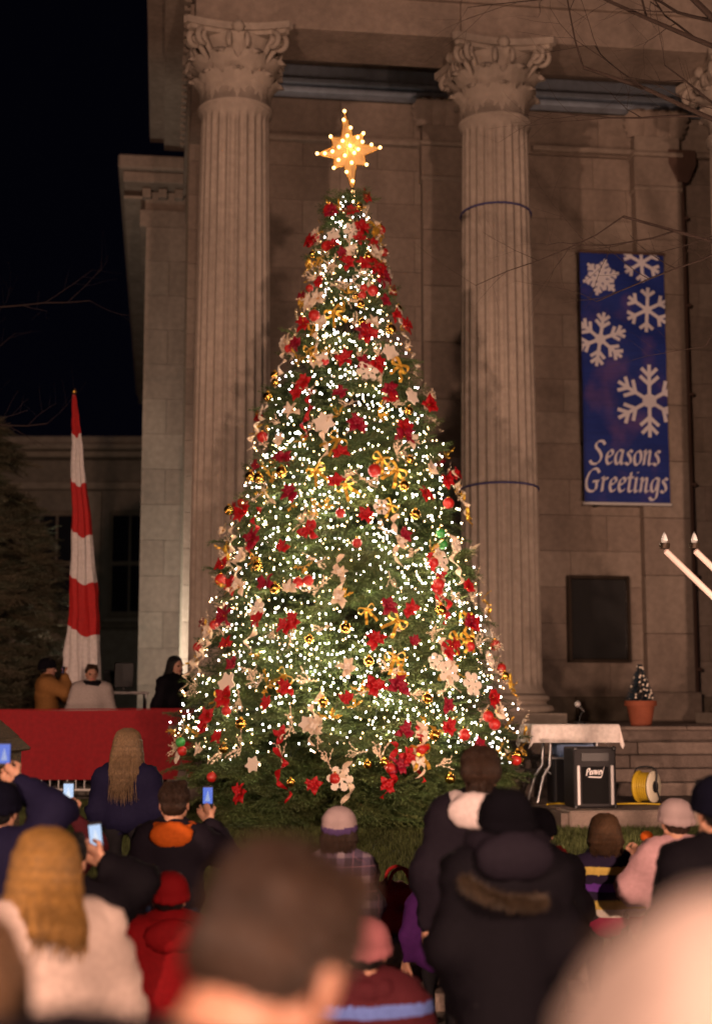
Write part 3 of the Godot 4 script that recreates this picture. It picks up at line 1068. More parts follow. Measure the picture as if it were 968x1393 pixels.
func snowflake_mesh(r: float, thick: float, style: int, depth: float) -> ArrayMesh:
	var st := begin()
	var i := 0
	for poly in snowflake_outline(r, thick, style):
		add_prism(st, poly, -depth * (1.0 + 0.02 * i), depth * (1.0 + 0.02 * i))
		i += 1
	var disc := PackedVector2Array()
	for k in 12:
		disc.append(Vector2.from_angle(TAU * k / 12.0) * r * (0.26 if style == 2 else 0.17))
	add_prism(st, disc, -depth * 1.9, depth * 1.9)
	return done(st)

func ribbon(path: Array, across: Array, width: float) -> ArrayMesh:
	var st := begin()
	st.set_smooth_group(0)
	for side in 2:
		for i in path.size() - 1:
			var a: Vector3 = path[i]
			var b: Vector3 = path[i + 1]
			var u: Vector3 = across[mini(i, across.size() - 1)] * width * 0.5
			var v: Vector3 = across[mini(i + 1, across.size() - 1)] * width * 0.5
			var n := (b - a).cross(u).normalized() * (0.0015 if side else -0.0015)
			if side == 0:
				quad(st, a - u + n, b - v + n, b + v + n, a + u + n)
			else:
				quad(st, a - u + n, a + u + n, b + v + n, b - v + n)
	return done(st)

func sprig_mesh(sd: int) -> ArrayMesh:
	# thin stems fanning out, each set with small leaves
	var r := RandomNumberGenerator.new()
	r.seed = sd
	var st := begin()
	st.set_smooth_group(-1)
	for k in 7:
		var d := Vector3(r.randf_range(-1, 1), r.randf_range(-1, 1), r.randf_range(0.1, 0.8)).normalized()
		var l := r.randf_range(0.06, 0.15)
		for i in 5:
			var p := d * l * (i + 1) / 5.0
			var q := (d + Vector3(r.randf_range(-1, 1), r.randf_range(-1, 1), r.randf_range(-1, 1)) * 0.9).normalized()
			var s := q.cross(Vector3(0.2, 0.3, 1.0)).normalized() * 0.008
			var e := q * 0.034
			quad(st, p, p + e * 0.5 + s, p + e, p + e * 0.5 - s)
		var w := d.cross(Vector3(0.1, 0.2, 1)).normalized() * 0.0025
		quad(st, -w, d * l - w, d * l + w, w)
	return done(st)

func ornaments() -> void:
	var petal := petal_mesh(0.135, 0.085)
	var petal_in := petal_mesh(0.09, 0.06)
	var berry := SphereMesh.new()
	berry.radius = 0.022
	berry.height = 0.044
	berry.radial_segments = 8
	berry.rings = 4
	var bauble := SphereMesh.new()
	bauble.radius = 0.066
	bauble.height = 0.132
	bauble.radial_segments = 20
	bauble.rings = 12
	var cap := lathe([Vector2(0, 0.084), Vector2(0.016, 0.084), Vector2(0.019, 0.062), Vector2(0.0, 0.062)], 10)
	var flakes := [snowflake_mesh(0.155, 0.036, 0, 0.006), snowflake_mesh(0.14, 0.040, 1, 0.006), snowflake_mesh(0.15, 0.036, 2, 0.006)]
	var spots := []
	for p in POINSETTIA_SPOTS:
		spots.append(["flower", p[0], p[1] * 0.01])
	for p in BALL_SPOTS:
		spots.append(["ball", p[0], p[1] * 0.01])
	for p in SNOWFLAKE_SPOTS:
		spots.append(["flake", p[0], p[1] * 0.01])
	for p in GOLD_SPOTS:
		spots.append(["gold", p[0], p[1] * 0.01])
	for p in GREEN_SPOTS.slice(0, 3):
		spots.append(["green", p[0], p[1] * 0.01])
	for p in [[37, 290], [40, 270], [22, 112], [13, 96], [-24, 470], [-44, 340], [-20, 90]]:
		spots.append(["red_streamer", p[0], p[1] * 0.01])
	for p in STREAMER_SPOTS:
		spots.append(["streamer", p[0], p[1] * 0.01])
	for i in 44:
		var y := rng.randf_range(0.9, 7.1)
		var d := rng.randf_range(45.0, 120.0) * (1 if i % 2 else -1)
		spots.append([["flower", "gold", "flake", "ball", "streamer"][i % 5], d, y])
	for i in 64:
		spots.append([["flower", "gold", "ball", "flower", "gold"][i % 5], rad_to_deg(asin(rng.randf_range(-0.97, 0.97))), 0.8 + 6.0 * pow(rng.randf(), 1.2)])
	for i in 34:
		spots.append([["flower", "flower", "flake", "gold"][i % 4], rng.randf_range(-75, 75), rng.randf_range(5.2, 7.4)])
	var sprigs := [sprig_mesh(1), sprig_mesh(2), sprig_mesh(3)]
	for i in 190:
		var deg := rng.randf_range(-95.0, 95.0)
		var y := 1.0 + 6.3 * pow(rng.randf(), 1.25)
		var gilt := i % 3 == 0
		var o := part(self, "glitter_sprig", sprigs[i % 3], M.gold_ribbon if gilt else M.ribbon_cream)
		o.transform = on_tree(deg, y, 0.03, rng.randf() * TAU, rng.randf_range(0.7, 1.25))
		tag(o, "small glittery %s leaf sprig tucked into the lit Christmas tree" % ("gold" if gilt else "cream"), "ornament", "%s sprigs on the tree" % ("gold" if gilt else "cream"))
	var n_flower := 0
	for s in spots:
		var deg: float = s[1]
		var y: float = s[2]
		var size := rng.randf_range(0.72, 1.12) * (0.9 if y > 6.0 else 1.0)
		var roll := rng.randf() * TAU
		if s[0] == "flower":
			n_flower += 1
			var deep := n_flower % 3 == 0
			var t := thing("poinsettia", "dark crimson artificial poinsettia tucked into the lit Christmas tree" if deep else "bright red artificial poinsettia tucked into the lit Christmas tree", "ornament", Vector3.ZERO, 0.0, "crimson poinsettias on the tree" if deep else "red poinsettias on the tree")
			t.transform = on_tree(deg, y, 0.07, roll, size)
			var m: Material = M.petal_crimson if deep else M.petal_red
			for k in 7:
				part(t, "petal", petal, m, Transform3D(Basis(Vector3.BACK, TAU * k / 7.0 + rng.randf_range(-0.2, 0.2)) * Basis(Vector3.RIGHT, rng.randf_range(-0.1, 0.7)) * Basis(Vector3.UP, rng.randf_range(-0.5, 0.5)), Vector3(0, 0, -0.012 * (k % 2))))
			for k in 5:
				part(t, "petal", petal_in, m, Transform3D(Basis(Vector3.BACK, TAU * k / 5.0 + 0.3) * Basis(Vector3.RIGHT, 0.5), Vector3(0, 0, 0.02)))
			part(t, "berry", berry, M.gold, at(0, 0, 0.05))
		elif s[0] == "ball":
			var t := thing("red_bauble", "shiny red glass ball hanging on the lit Christmas tree", "ornament", Vector3.ZERO, 0.0, "red glass balls on the tree")
			t.transform = Transform3D(Basis.IDENTITY.scaled(Vector3.ONE * size), tree_point(deg, y, 0.09))
			part(t, "ball", bauble, M.glass_red)
			part(t, "cap", cap, M.gold)
		elif s[0] == "green":
			var t := thing("green_bauble", "small shiny green glass ball hanging on the lit Christmas tree", "ornament", Vector3.ZERO, 0.0, "green glass balls on the tree")
			t.transform = Transform3D(Basis.IDENTITY.scaled(Vector3.ONE * 0.8), tree_point(deg, y, 0.09))
			part(t, "ball", bauble, M.glass_green)
			part(t, "cap", cap, M.gold)
		elif s[0] == "flake" and rng.randf() < 0.62:
			var t := thing("white_poinsettia", "cream white artificial poinsettia with gold centre on the lit Christmas tree", "ornament", Vector3.ZERO, 0.0, "cream poinsettias on the tree")
			t.transform = on_tree(deg, y, 0.07, roll, size * 0.92)
			for k in 6:
				part(t, "petal", petal, M.ribbon_cream, Transform3D(Basis(Vector3.BACK, TAU * k / 6.0 + rng.randf_range(-0.2, 0.2)) * Basis(Vector3.RIGHT, rng.randf_range(-0.1, 0.7)) * Basis(Vector3.UP, rng.randf_range(-0.5, 0.5)), Vector3(0, 0, -0.012 * (k % 2))))
			for k in 4:
				part(t, "petal", petal_in, M.glitter_white, Transform3D(Basis(Vector3.BACK, TAU * k / 4.0 + 0.3) * Basis(Vector3.RIGHT, 0.5), Vector3(0, 0, 0.02)))
			part(t, "berry", berry, M.gold, at(0, 0, 0.05))
		elif s[0] == "flake":
			var o := part(self, "snowflake_ornament", flakes[rng.randi() % 3], M.glitter_white)
			o.transform = on_tree(deg, y, 0.10, roll, size * 0.78)
			tag(o, "flat glittery white snowflake ornament on the lit Christmas tree", "ornament", "white snowflake ornaments on the tree")
		elif s[0] == "streamer" or s[0] == "red_streamer":
			var path := []
			var across := []
			var b := Basis(Vector3.UP, deg_to_rad(deg))
			for k in 22:
				var f := k / 21.0
				path.append(tree_point(deg + 1.6 * sin(f * 11.0 + roll), y + 0.28 - f * 0.56, 0.09 + 0.03 * sin(f * 23.0 + roll)))
				across.append((b.x * cos(f * 15.0 + roll) + b.z * 0.9 * sin(f * 15.0 + roll) + Vector3.UP * 0.5 * sin(f * 9.0)).normalized())
			var red: bool = s[0] == "red_streamer"
			var o := part(self, "ribbon_streamer", ribbon(path, across, 0.062), M.petal_red if red else M.ribbon_cream)
			tag(o, "curling %s ribbon streamer hanging down the lit Christmas tree" % ("red" if red else "cream"), "ribbon", "%s ribbon streamers on the tree" % ("red" if red else "cream"))
		else:
			if rng.randf() < 0.6:
				var t := thing("gold_bauble", "shiny gold ball hanging on the lit Christmas tree", "ornament", Vector3.ZERO, 0.0, "gold balls on the tree")
				t.transform = Transform3D(Basis.IDENTITY.scaled(Vector3.ONE * size * 0.85), tree_point(deg, y, 0.09))
				part(t, "ball", bauble, M.gold)
				part(t, "cap", cap, M.gold_ribbon)
			else:
				var t := thing("gold_bow", "gold ribbon bow with two tails on the lit Christmas tree", "ornament", Vector3.ZERO, 0.0, "gold bows on the tree")
				t.transform = on_tree(deg, y, 0.10, rng.randf_range(-0.9, 0.9), size * 0.72)
				for sd in [-1, 1]:
					var loop := []
					for k in 13:
						var q := TAU * k / 12.0
						loop.append(Vector3(sd * (0.075 - 0.075 * cos(q)), 0.05 * sin(q) * (1.0 - cos(q)) * 0.8 + 0.02, 0.02 * sin(q)))
					part(t, "loop", ribbon(loop, [Vector3(0, 0.25, 1).normalized()], 0.05), M.gold_ribbon)
					var tail := []
					for k in 9:
						tail.append(Vector3(sd * (0.01 + 0.09 * k / 8.0), -0.03 * k, 0.02 * sin(k * 1.3)))
					part(t, "tail", ribbon(tail, [Vector3(1, 0.3 * sd, 0.3).normalized()], 0.045), M.gold_ribbon)
				part(t, "knot", berry, M.gold_ribbon, at(0, 0.02, 0.01))

func star_topper() -> void:
	var c := Vector3(-0.086, 8.02, -16.5)
	var t := thing("star_topper", "glowing gold eight-pointed star with bulbs on top of the tree", "star", c)
	t.rotation.z = 0.10
	var tips := []
	for k in 16:
		var a := TAU * k / 16.0 + PI / 2
		var r := 0.19
		if k % 8 == 0:
			r = 0.50 if k == 0 else 0.52
		elif k % 8 == 4:
			r = 0.38
		elif k % 2 == 0:
			r = 0.28
		tips.append(Vector2(cos(a), sin(a)) * r)
	var st := begin()
	st.set_smooth_group(-1)
	for k in 16:
		var p: Vector2 = tips[k]
		var q: Vector2 = tips[(k + 1) % 16]
		for s in [-1, 1]:
			tri_out(st, Vector3(p.x, p.y, 0), Vector3(q.x, q.y, 0), Vector3(0, 0, 0.09 * s), Vector3(p.x + q.x, p.y + q.y, 0) * 0.25)
	part(t, "tinsel_body", done(st), M.star_gold)
	var fr := begin()
	for k in 16:
		var p: Vector2 = tips[k]
		var q: Vector2 = tips[(k + 1) % 16]
		add_tube(fr, [Vector3(p.x, p.y, 0), Vector3(q.x, q.y, 0)], [0.007], 5)
	part(t, "frame", done(fr), M.gold)
	part(t, "stem", tube([Vector3(0.05, -0.95, 0), Vector3(0, -0.45, 0)], [0.012], 6), M.black_metal)
	var bulb := SphereMesh.new()
	bulb.radius = 0.020
	bulb.height = 0.040
	bulb.radial_segments = 10
	bulb.rings = 6
	var spots := []
	for k in 16:
		if k % 2 == 0:
			spots.append(Vector3(tips[k].x * 0.97, tips[k].y * 0.97, 0.02))
	for p in [Vector2(0.05, 0.26), Vector2(-0.05, -0.27), Vector2(0.17, 0.07), Vector2(-0.19, -0.01), Vector2(-0.06, 0.10), Vector2(0.06, -0.06), Vector2(-0.05, -0.08), Vector2(0.02, 0.03), Vector2(-0.11, 0.03), Vector2(0.0, 0.16), Vector2(0.02, -0.17), Vector2(0.11, -0.02), Vector2(0.27, 0.03), Vector2(-0.28, -0.02), Vector2(-0.02, 0.37), Vector2(0.01, -0.38), Vector2(0.12, 0.13), Vector2(-0.13, -0.12)]:
		spots.append(Vector3(p.x, p.y, 0.10 - 0.16 * p.length()))
	for p in spots:
		part(t, "bulb", bulb, M.bulb_star, Transform3D(Basis.IDENTITY, p))
	var l := OmniLight3D.new()
	l.name = "star_light"
	l.light_color = Color(1.0, 0.80, 0.52)
	l.light_energy = 0.10
	l.light_size = 0.03
	l.omni_range = 15.0
	l.omni_attenuation = 2.0
	l.shadow_enabled = true
	t.add_child(l)
	l.position = Vector3(0.02, 0.03, 0.085)

func evergreen() -> void:
	var t := thing("evergreen_tree", "dark unlit evergreen tree standing beside the flag", "tree", Vector3(-6.5, 0, -24.0))
	conifer(t, [[7.1, 0.03], [6.1, 0.8], [4.9, 1.4], [3.8, 1.75], [2.4, 2.0], [1.0, 1.9], [0.7, 1.5]], 300, 0.0, Color(0.085, 0.080, 0.050), 0.8)

# ---------------------------------------------------------------- bare trees

func grow(st: SurfaceTool, r: RandomNumberGenerator, p: Vector3, d: Vector3, l: float, rad: float, depth: int) -> void:
	var path := [p]
	var radii := [rad]
	var q := p
	var dir := d
	var segs := 5
	for i in segs:
		dir = (dir + Vector3(r.randf_range(-1, 1), r.randf_range(-0.7, 0.9), r.randf_range(-1, 1)) * 0.16).normalized()
		q += dir * l / segs
		path.append(q)
		radii.append(lerpf(rad, rad * 0.45, (i + 1.0) / segs))
		if depth > 0 and i > 0:
			var side := dir.cross(Vector3(r.randf_range(-1, 1), r.randf_range(-1, 1), r.randf_range(-1, 1))).normalized()
			grow(st, r, q, (dir * 0.75 + side * 0.75 + Vector3(0, 0.12, 0)).normalized(), l * r.randf_range(0.4, 0.65), radii[-1] * 0.55, depth - 1)
	add_tube(st, path, radii, 5 if rad > 0.02 else 4, false)

func bare_trees() -> void:
	var r := RandomNumberGenerator.new()
	r.seed = 5
	var t := thing("bare_tree", "leafless street tree with thin brown branches reaching across the portico", "tree", Vector3(4.9, 0, -12.6))
	part(t, "trunk", tube(smooth_path([Vector3(0, 0.2, 0), Vector3(0.05, 2.5, 0), Vector3(-0.08, 5.0, 0.05), Vector3(-0.3, 6.6, 0), Vector3(-0.5, 7.6, -0.1)], 4), [0.17, 0.16, 0.15, 0.14, 0.14, 0.13, 0.13, 0.12, 0.12, 0.11, 0.11, 0.10, 0.10, 0.09, 0.09, 0.08, 0.08], 10), M.bark_grey)
	var limbs := [[Vector3(-0.3, 6.4, 0), Vector3(-0.95, 0.62, 0.0), 3.2, 0.048], [Vector3(-0.35, 6.9, 0), Vector3(-0.9, 0.45, -0.3), 2.8, 0.036], [Vector3(-0.25, 6.1, 0), Vector3(-1.0, 0.22, 0.1), 2.9, 0.034], [Vector3(-0.1, 5.4, 0), Vector3(-1.0, 0.30, -0.2), 2.5, 0.028], [Vector3(-0.5, 7.5, -0.1), Vector3(-0.3, 1.0, 0.1), 2.6, 0.05], [Vector3(0.0, 5.6, 0), Vector3(0.9, 0.7, 0.1), 2.6, 0.05], [Vector3(-0.05, 4.8, 0), Vector3(-0.9, 0.35, 0.25), 1.9, 0.022]]
	for l in limbs:
		var st := begin()
		grow(st, r, l[0], l[1].normalized(), l[2], l[3], 3)
		part(t, "limb", done(st), M.bark_grey)
	r.seed = 12
	var u := thing("bare_tree", "leafless tree with faint thin branches against the night sky above the evergreen", "tree", Vector3(-7.3, 0, -20.0))
	part(u, "trunk", tube([Vector3(0, 0.2, 0), Vector3(0.1, 3, 0), Vector3(0.2, 5.5, 0)], [0.16, 0.13, 0.10], 10), M.bark_grey)
	for l in [[Vector3(0.2, 5.2, 0), Vector3(0.7, 0.7, 0.2), 2.6, 0.05], [Vector3(0.15, 4.4, 0), Vector3(0.85, 0.6, 0.0), 2.4, 0.04], [Vector3(0.2, 5.4, 0), Vector3(0.1, 1, 0), 2.4, 0.05], [Vector3(0.1, 4.9, 0), Vector3(-0.8, 0.6, 0), 2.4, 0.04]]:
		var st := begin()
		grow(st, r, l[0], l[1].normalized(), l[2], l[3], 3)
		part(u, "limb", done(st), M.bark_grey)

# ---------------------------------------------------------------- banner with its print

const GLYPHS := {
	"S": [1.0, [[[0.95, 1.38], [0.78, 1.62], [0.42, 1.55], [0.32, 1.22], [0.60, 0.88], [0.74, 0.48], [0.50, 0.06], [0.12, 0.02], [-0.06, 0.24]]]],
	"G": [1.12, [[[1.0, 1.32], [0.78, 1.60], [0.38, 1.42], [0.12, 0.80], [0.18, 0.18], [0.50, 0.0], [0.80, 0.16], [0.84, 0.68]], [[0.56, 0.70], [1.02, 0.74]]]],
	"e": [0.58, [[[0.06, 0.48], [0.38, 0.60], [0.50, 0.84], [0.34, 1.0], [0.12, 0.76], [0.06, 0.34], [0.20, 0.02], [0.50, 0.20]]]],
	"a": [0.74, [[[0.55, 0.94], [0.32, 1.0], [0.07, 0.62], [0.10, 0.10], [0.34, 0.12], [0.54, 0.86]], [[0.58, 1.0], [0.47, 0.28], [0.54, 0.02], [0.70, 0.16]]]],
	"s": [0.50, [[[0.44, 0.88], [0.28, 1.0], [0.12, 0.80], [0.30, 0.52], [0.36, 0.20], [0.18, 0.0], [0.0, 0.14]]]],
	"o": [0.62, [[[0.32, 1.0], [0.07, 0.66], [0.10, 0.12], [0.30, 0.0], [0.52, 0.36], [0.49, 0.86], [0.32, 1.0]]]],
	"n": [0.70, [[[0.02, 0.90], [0.14, 1.0], [0.06, 0.0]], [[0.09, 0.55], [0.32, 0.96], [0.48, 0.92], [0.42, 0.20], [0.50, 0.0], [0.66, 0.16]]]],
	"r": [0.50, [[[0.02, 0.90], [0.14, 1.0], [0.06, 0.0]], [[0.09, 0.55], [0.28, 0.94], [0.46, 0.90]]]],
	"t": [0.46, [[[0.26, 1.38], [0.13, 0.30], [0.20, 0.02], [0.42, 0.14]], [[0.0, 1.0], [0.44, 1.03]]]],
	"i": [0.34, [[[0.02, 0.90], [0.13, 1.0], [0.06, 0.16], [0.15, 0.0], [0.30, 0.16]], [[0.18, 1.34], [0.25, 1.42]]]],
	"g": [0.70, [[[0.55, 0.94], [0.32, 1.0], [0.07, 0.62], [0.10, 0.12], [0.34, 0.14], [0.54, 0.86]], [[0.58, 1.0], [0.52, 0.20], [0.42, -0.40], [0.14, -0.52], [-0.04, -0.34]]]],
}

func lettering(text: String, high: float, nib: float, depth: float) -> ArrayMesh:
	# pen-drawn italic letters: a broad nib held at a slant, drawn along each stroke
	var st := begin()
	var x := 0.0
	var v := Vector2(cos(0.7), sin(0.7)) * nib * 0.5
	for ch in text:
		var g: Array = GLYPHS[ch]
		for stroke in g[1]:
			var pts := []
			for p in stroke:
				pts.append(Vector2(x + p[0] + p[1] * 0.08, p[1]))
			var path := smooth_path(pts, 5)
			for i in path.size() - 1:
				var a: Vector2 = path[i]
				var b: Vector2 = path[i + 1]
				var n := (b - a).orthogonal().normalized() * 0.03
				var o := v + (n if n.dot(v) > 0 else -n)
				quad(st, Vector3((a - o).x, (a - o).y, depth) * high, Vector3((b - o).x, (b - o).y, depth) * high, Vector3((b + o).x, (b + o).y, depth) * high, Vector3((a + o).x, (a + o).y, depth) * high)
		x += g[0] + 0.06
	return done(st)

func text_width(text: String) -> float:
	var x := 0.0
	for ch in text:
		x += GLYPHS[ch][0] + 0.06
	return x

func clipped_flake(c: Vector2, r: float, thick: float, style: int, turn: float, area: PackedVector2Array) -> ArrayMesh:
	var st := begin()
	var all := snowflake_outline(r, thick, style)
	var disc := PackedVector2Array()
	for k in 10:
		disc.append(Vector2.from_angle(TAU * k / 10.0) * r * (0.30 if style == 2 else 0.2))
	all.append(disc)
	var i := 0
	for poly in all:
		var moved := PackedVector2Array()
		for p in poly:
			moved.append(p.rotated(turn) + c)
		for piece in Geometry2D.intersect_polygons(moved, area):
			add_prism(st, piece, 0.0, 0.002 + 0.00006 * i)
		i += 1
	return done(st)

func banner() -> void:
	var f := building_frame()
	var t := thing("banner", "blue Seasons Greetings banner with white snowflakes hanging on the wall", "banner")
	t.transform = f * at(7.15, 5.15, -3.82)
	var w := 1.56
	var h := 4.52
	var im := Image.create(96, 288, false, Image.FORMAT_RGB8)
	var n2 := FastNoiseLite.new()
	n2.seed = 44
	n2.frequency = 0.02
	for y in 288:
		for x in 96:
			var cloud := clampf(n2.get_noise_2d(x, y * 0.8) * 1.6 + 0.30 - absf(x - 52.0) / 70.0 - absf(y - 165.0) / 210.0 + 0.25, 0.0, 1.0)
			var c := Color(0.018, 0.040, 0.25).lerp(Color(0.10, 0.066, 0.25), cloud)
			c = c * (0.93 + 0.07 * sin(y * 1.3 + n2.get_noise_2d(x * 0.4, y * 4.0) * 9.0))
			im.set_pixel(x, y, c.linear_to_srgb())
	var m := mat("banner_print", 1, 1, 1, 0.5)
	m.albedo_texture = ImageTexture.create_from_image(im)
	m.texture_repeat = false
	var st := begin()
	st.set_smooth_group(0)
	for side in 2:
		for i in 24:
			for j in 6:
				var q := []
				for k in [[j, i], [j, i + 1], [j + 1, i + 1], [j + 1, i]]:
					var u: float = k[0] / 6.0
					var v: float = k[1] / 24.0
					q.append([Vector3((u - 0.5) * w, v * h, (0.012 * sin(v * 31.0 + u * 2.0) + 0.010 * sin(u * 9.0 + v * 4.0)) * sin(v * PI) - (0.004 if side else 0.0)), Vector2(u, 1.0 - v)])
				for k in ([0, 1, 2, 0, 2, 3] if side == 0 else [0, 2, 1, 0, 3, 2]):
					st.set_uv(q[k][1])
					st.add_vertex(q[k][0])
	part(t, "cloth", done(st), m)
	var area := PackedVector2Array([Vector2(-w / 2, 0), Vector2(w / 2, 0), Vector2(w / 2, h), Vector2(-w / 2, h)])
	for a in [[-0.40, 4.07, 0.345, 0.055, 2, 0.0], [0.36, 4.37, 0.36, 0.062, 1, 0.3], [0.44, 3.50, 0.41, 0.062, 1, 0.2], [-0.44, 2.93, 0.50, 0.062, 0, 0.1], [0.44, 1.83, 0.66, 0.066, 0, 0.25]]:
		part(t, "snowflake_print", clipped_flake(Vector2(a[0], a[1]), a[2], a[3], a[4], a[5], area), M.print_white, at(0, 0, 0.024))
	var s1 := 0.255
	part(t, "lettering", lettering("Seasons", s1, 0.17, 0.0), M.print_white, at(-text_width("Seasons") * s1 * 0.5 - 0.02, 0.67, 0.020))
	part(t, "lettering", lettering("Greetings", s1, 0.17, 0.0), M.print_white, at(-text_width("Greetings") * s1 * 0.5 - 0.02, 0.18, 0.016))
	part(t, "bottom_rod", box(w + 0.06, 0.05, 0.04, 0.01), M.white_metal, at(0.0, -0.03, 0))
	part(t, "top_rod", box(w + 0.06, 0.05, 0.04, 0.01), M.pipe_brown, at(0.0, h + 0.03, 0))
	for s in [-1, 1]:
		part(t, "bracket", box(0.05, 0.05, 0.44, 0.006), M.black_metal, at(s * 0.5, h + 0.03, -0.24))
		part(t, "bracket", box(0.05, 0.05, 0.36, 0.006), M.black_metal, at(s * 0.5, -0.03, -0.2))

func column_straps() -> void:
	var f := building_frame()
	var k := 0
	for a in [[8.95, 0.532, "upper"], [4.75, 0.580, "lower"]]:
		var pts := []
		for i in 49:
			var q := TAU * i / 48.0
			pts.append(Vector3(cos(q) * a[1], 0.03 * sin(q), sin(q) * a[1]))
		var o := part(self, "column_strap", tube(pts, [0.015], 6), M.strap_blue)
		o.transform = f * at(3.95, a[0], 0)
		tag(o, "%s dark blue cable strapped round the column beside the banner" % a[2], "strap", "straps on the column")
		k += 1

func notice_case() -> void:
	var f := building_frame()
	var t := thing("notice_case", "dark glazed notice case with thin bronze frame on the wall", "notice case")
	t.transform = f * at(6.66, 2.35, -4.18)
	part(t, "back_panel", box(1.06, 1.46, 0.03, 0.0), M.felt, at(0, 0.75, 0.02))
	part(t, "stile", box(0.06, 1.52, 0.16, 0.008), M.bronze, at(-0.53, 0.75, 0.08))
	part(t, "stile", box(0.06, 1.52, 0.16, 0.008), M.bronze, at(0.53, 0.75, 0.08))
	part(t, "rail", box(0.998, 0.06, 0.15, 0.008), M.bronze, at(0, 0.02, 0.08))
	part(t, "rail", box(0.998, 0.06, 0.15, 0.008), M.bronze, at(0, 1.48, 0.08))
	var glass := mat("case_glass", 0.5, 0.5, 0.5, 0.05)
	glass.transparency = BaseMaterial3D.TRANSPARENCY_ALPHA
	glass.albedo_color.a = 0.03
	part(t, "pane", box(0.99, 1.39, 0.006, 0.0), glass, at(0, 0.75, 0.11))
	var b := thing("wall_box", "small dark switch box on the wall beside the notice case", "box")
	b.transform = f * at(7.61, 2.99, -4.14)
	part(b, "housing", box(0.13, 0.20, 0.10, 0.012), M.bronze)
	part(b, "cover", box(0.11, 0.18, 0.012, 0.004), M.black_metal, at(0, 0, 0.055))

func downpipe() -> void:
	var f := building_frame()
	var t := thing("downpipe", "brown rainwater downpipe with a hopper head on the wall beside the banner", "pipe")
	t.transform = f * at(8.38, TERRACE, -4.06)
	part(t, "pipe", tube([Vector3(0, 0.02, 0), Vector3(0, 9.9, 0)], [0.075], 12), M.pipe_brown)
	part(t, "hopper", prism(PackedVector2Array([Vector2(-0.10, 0), Vector2(-0.26, 0.35), Vector2(-0.26, 0.62), Vector2(0.26, 0.62), Vector2(0.26, 0.35), Vector2(0.10, 0)]), -0.12, 0.14), M.pipe_brown, at(0, 9.8, 0))
	for i in 6:
		part(t, "bracket", box(0.24, 0.06, 0.19, 0.01), M.pipe_brown, at(0, 0.9 + i * 1.65, -0.02))

# ---------------------------------------------------------------- flag, barrier

func flag() -> void:
	var top := Vector3(-4.16, 6.14, -21.3)
	var low := Vector3(-3.80, 1.62, -21.25)
	var t := thing("flag", "tall furled flag with red and white bands hanging on a leaning staff", "flag", Vector3(-3.77, LANDING, -21.28))
	var o := t.position
	part(t, "staff", tube([Vector3(0, 0, 0), top - o], [0.025, 0.018], 8), M.grey_metal)
	var ball := SphereMesh.new()
	ball.radius = 0.035
	ball.height = 0.09
	part(t, "finial", ball, M.gold, Transform3D(Basis.IDENTITY, top - o + Vector3(0, 0.05, 0)))
	part(t, "stand", lathe([Vector2(0, 0), Vector2(0.2, 0), Vector2(0.2, 0.06), Vector2(0.06, 0.1), Vector2(0.05, 0.3), Vector2(0, 0.3)], 16), M.black_metal)
	var cuts := [0.0, 0.135, 0.295, 0.46, 0.61, 0.775, 1.0]
	var n := 72
	for b in 6:
		var st := begin()
		st.set_smooth_group(0)
		var rows := []
		for i in 11:
			var ring := []
			for j in n + 1:
				var a := TAU * j / n
				# the band edges dip where the cloth hangs in folds
				var zig := 0.010 * sin(a * 2.0 + 1.6) + 0.003 * sin(a * 5.0 + 0.5)
				var v0: float = cuts[b] + (zig if b else 0.0)
				var v1: float = cuts[b + 1] + (zig if b < 5 else 0.3 * zig)
				var v := lerpf(v0, v1, i / 10.0)
				var c := top.lerp(low, v) - o
				var r := 0.022 + 0.235 * pow(v, 0.85)
				r *= 1.0 + 0.13 * sin(a * 6.0 + 2.5 * v) + 0.11 * sin(a * 11.0 + 5.0 * v + 2.0 * sin(v * 4.0)) + 0.07 * noise.get_noise_2d(a * 2.0, v * 5.0)
				r *= 1.0 + 0.30 * noise.get_noise_2d(sin(a) * 1.7 + 9.0, v * 3.0) * v
				var sway := Vector3(0.07 * sin(v * 5.0 + 0.6) * v + 0.04 * noise.get_noise_1d(v * 4.0), 0, 0.05 * sin(v * 7.0))
				ring.append(c + sway + Vector3(sin(a) * r, -0.10 * sin(a) * v, cos(a) * r * 0.7))
			rows.append(ring)
		for i in 10:
			for j in n:
				# rows run downwards
				quad(st, rows[i + 1][j], rows[i][j], rows[i][j + 1], rows[i + 1][j + 1])
		part(t, "red_band" if b % 2 == 0 else "white_band", done(st), M.cloth_red if b % 2 == 0 else M.cloth_white)

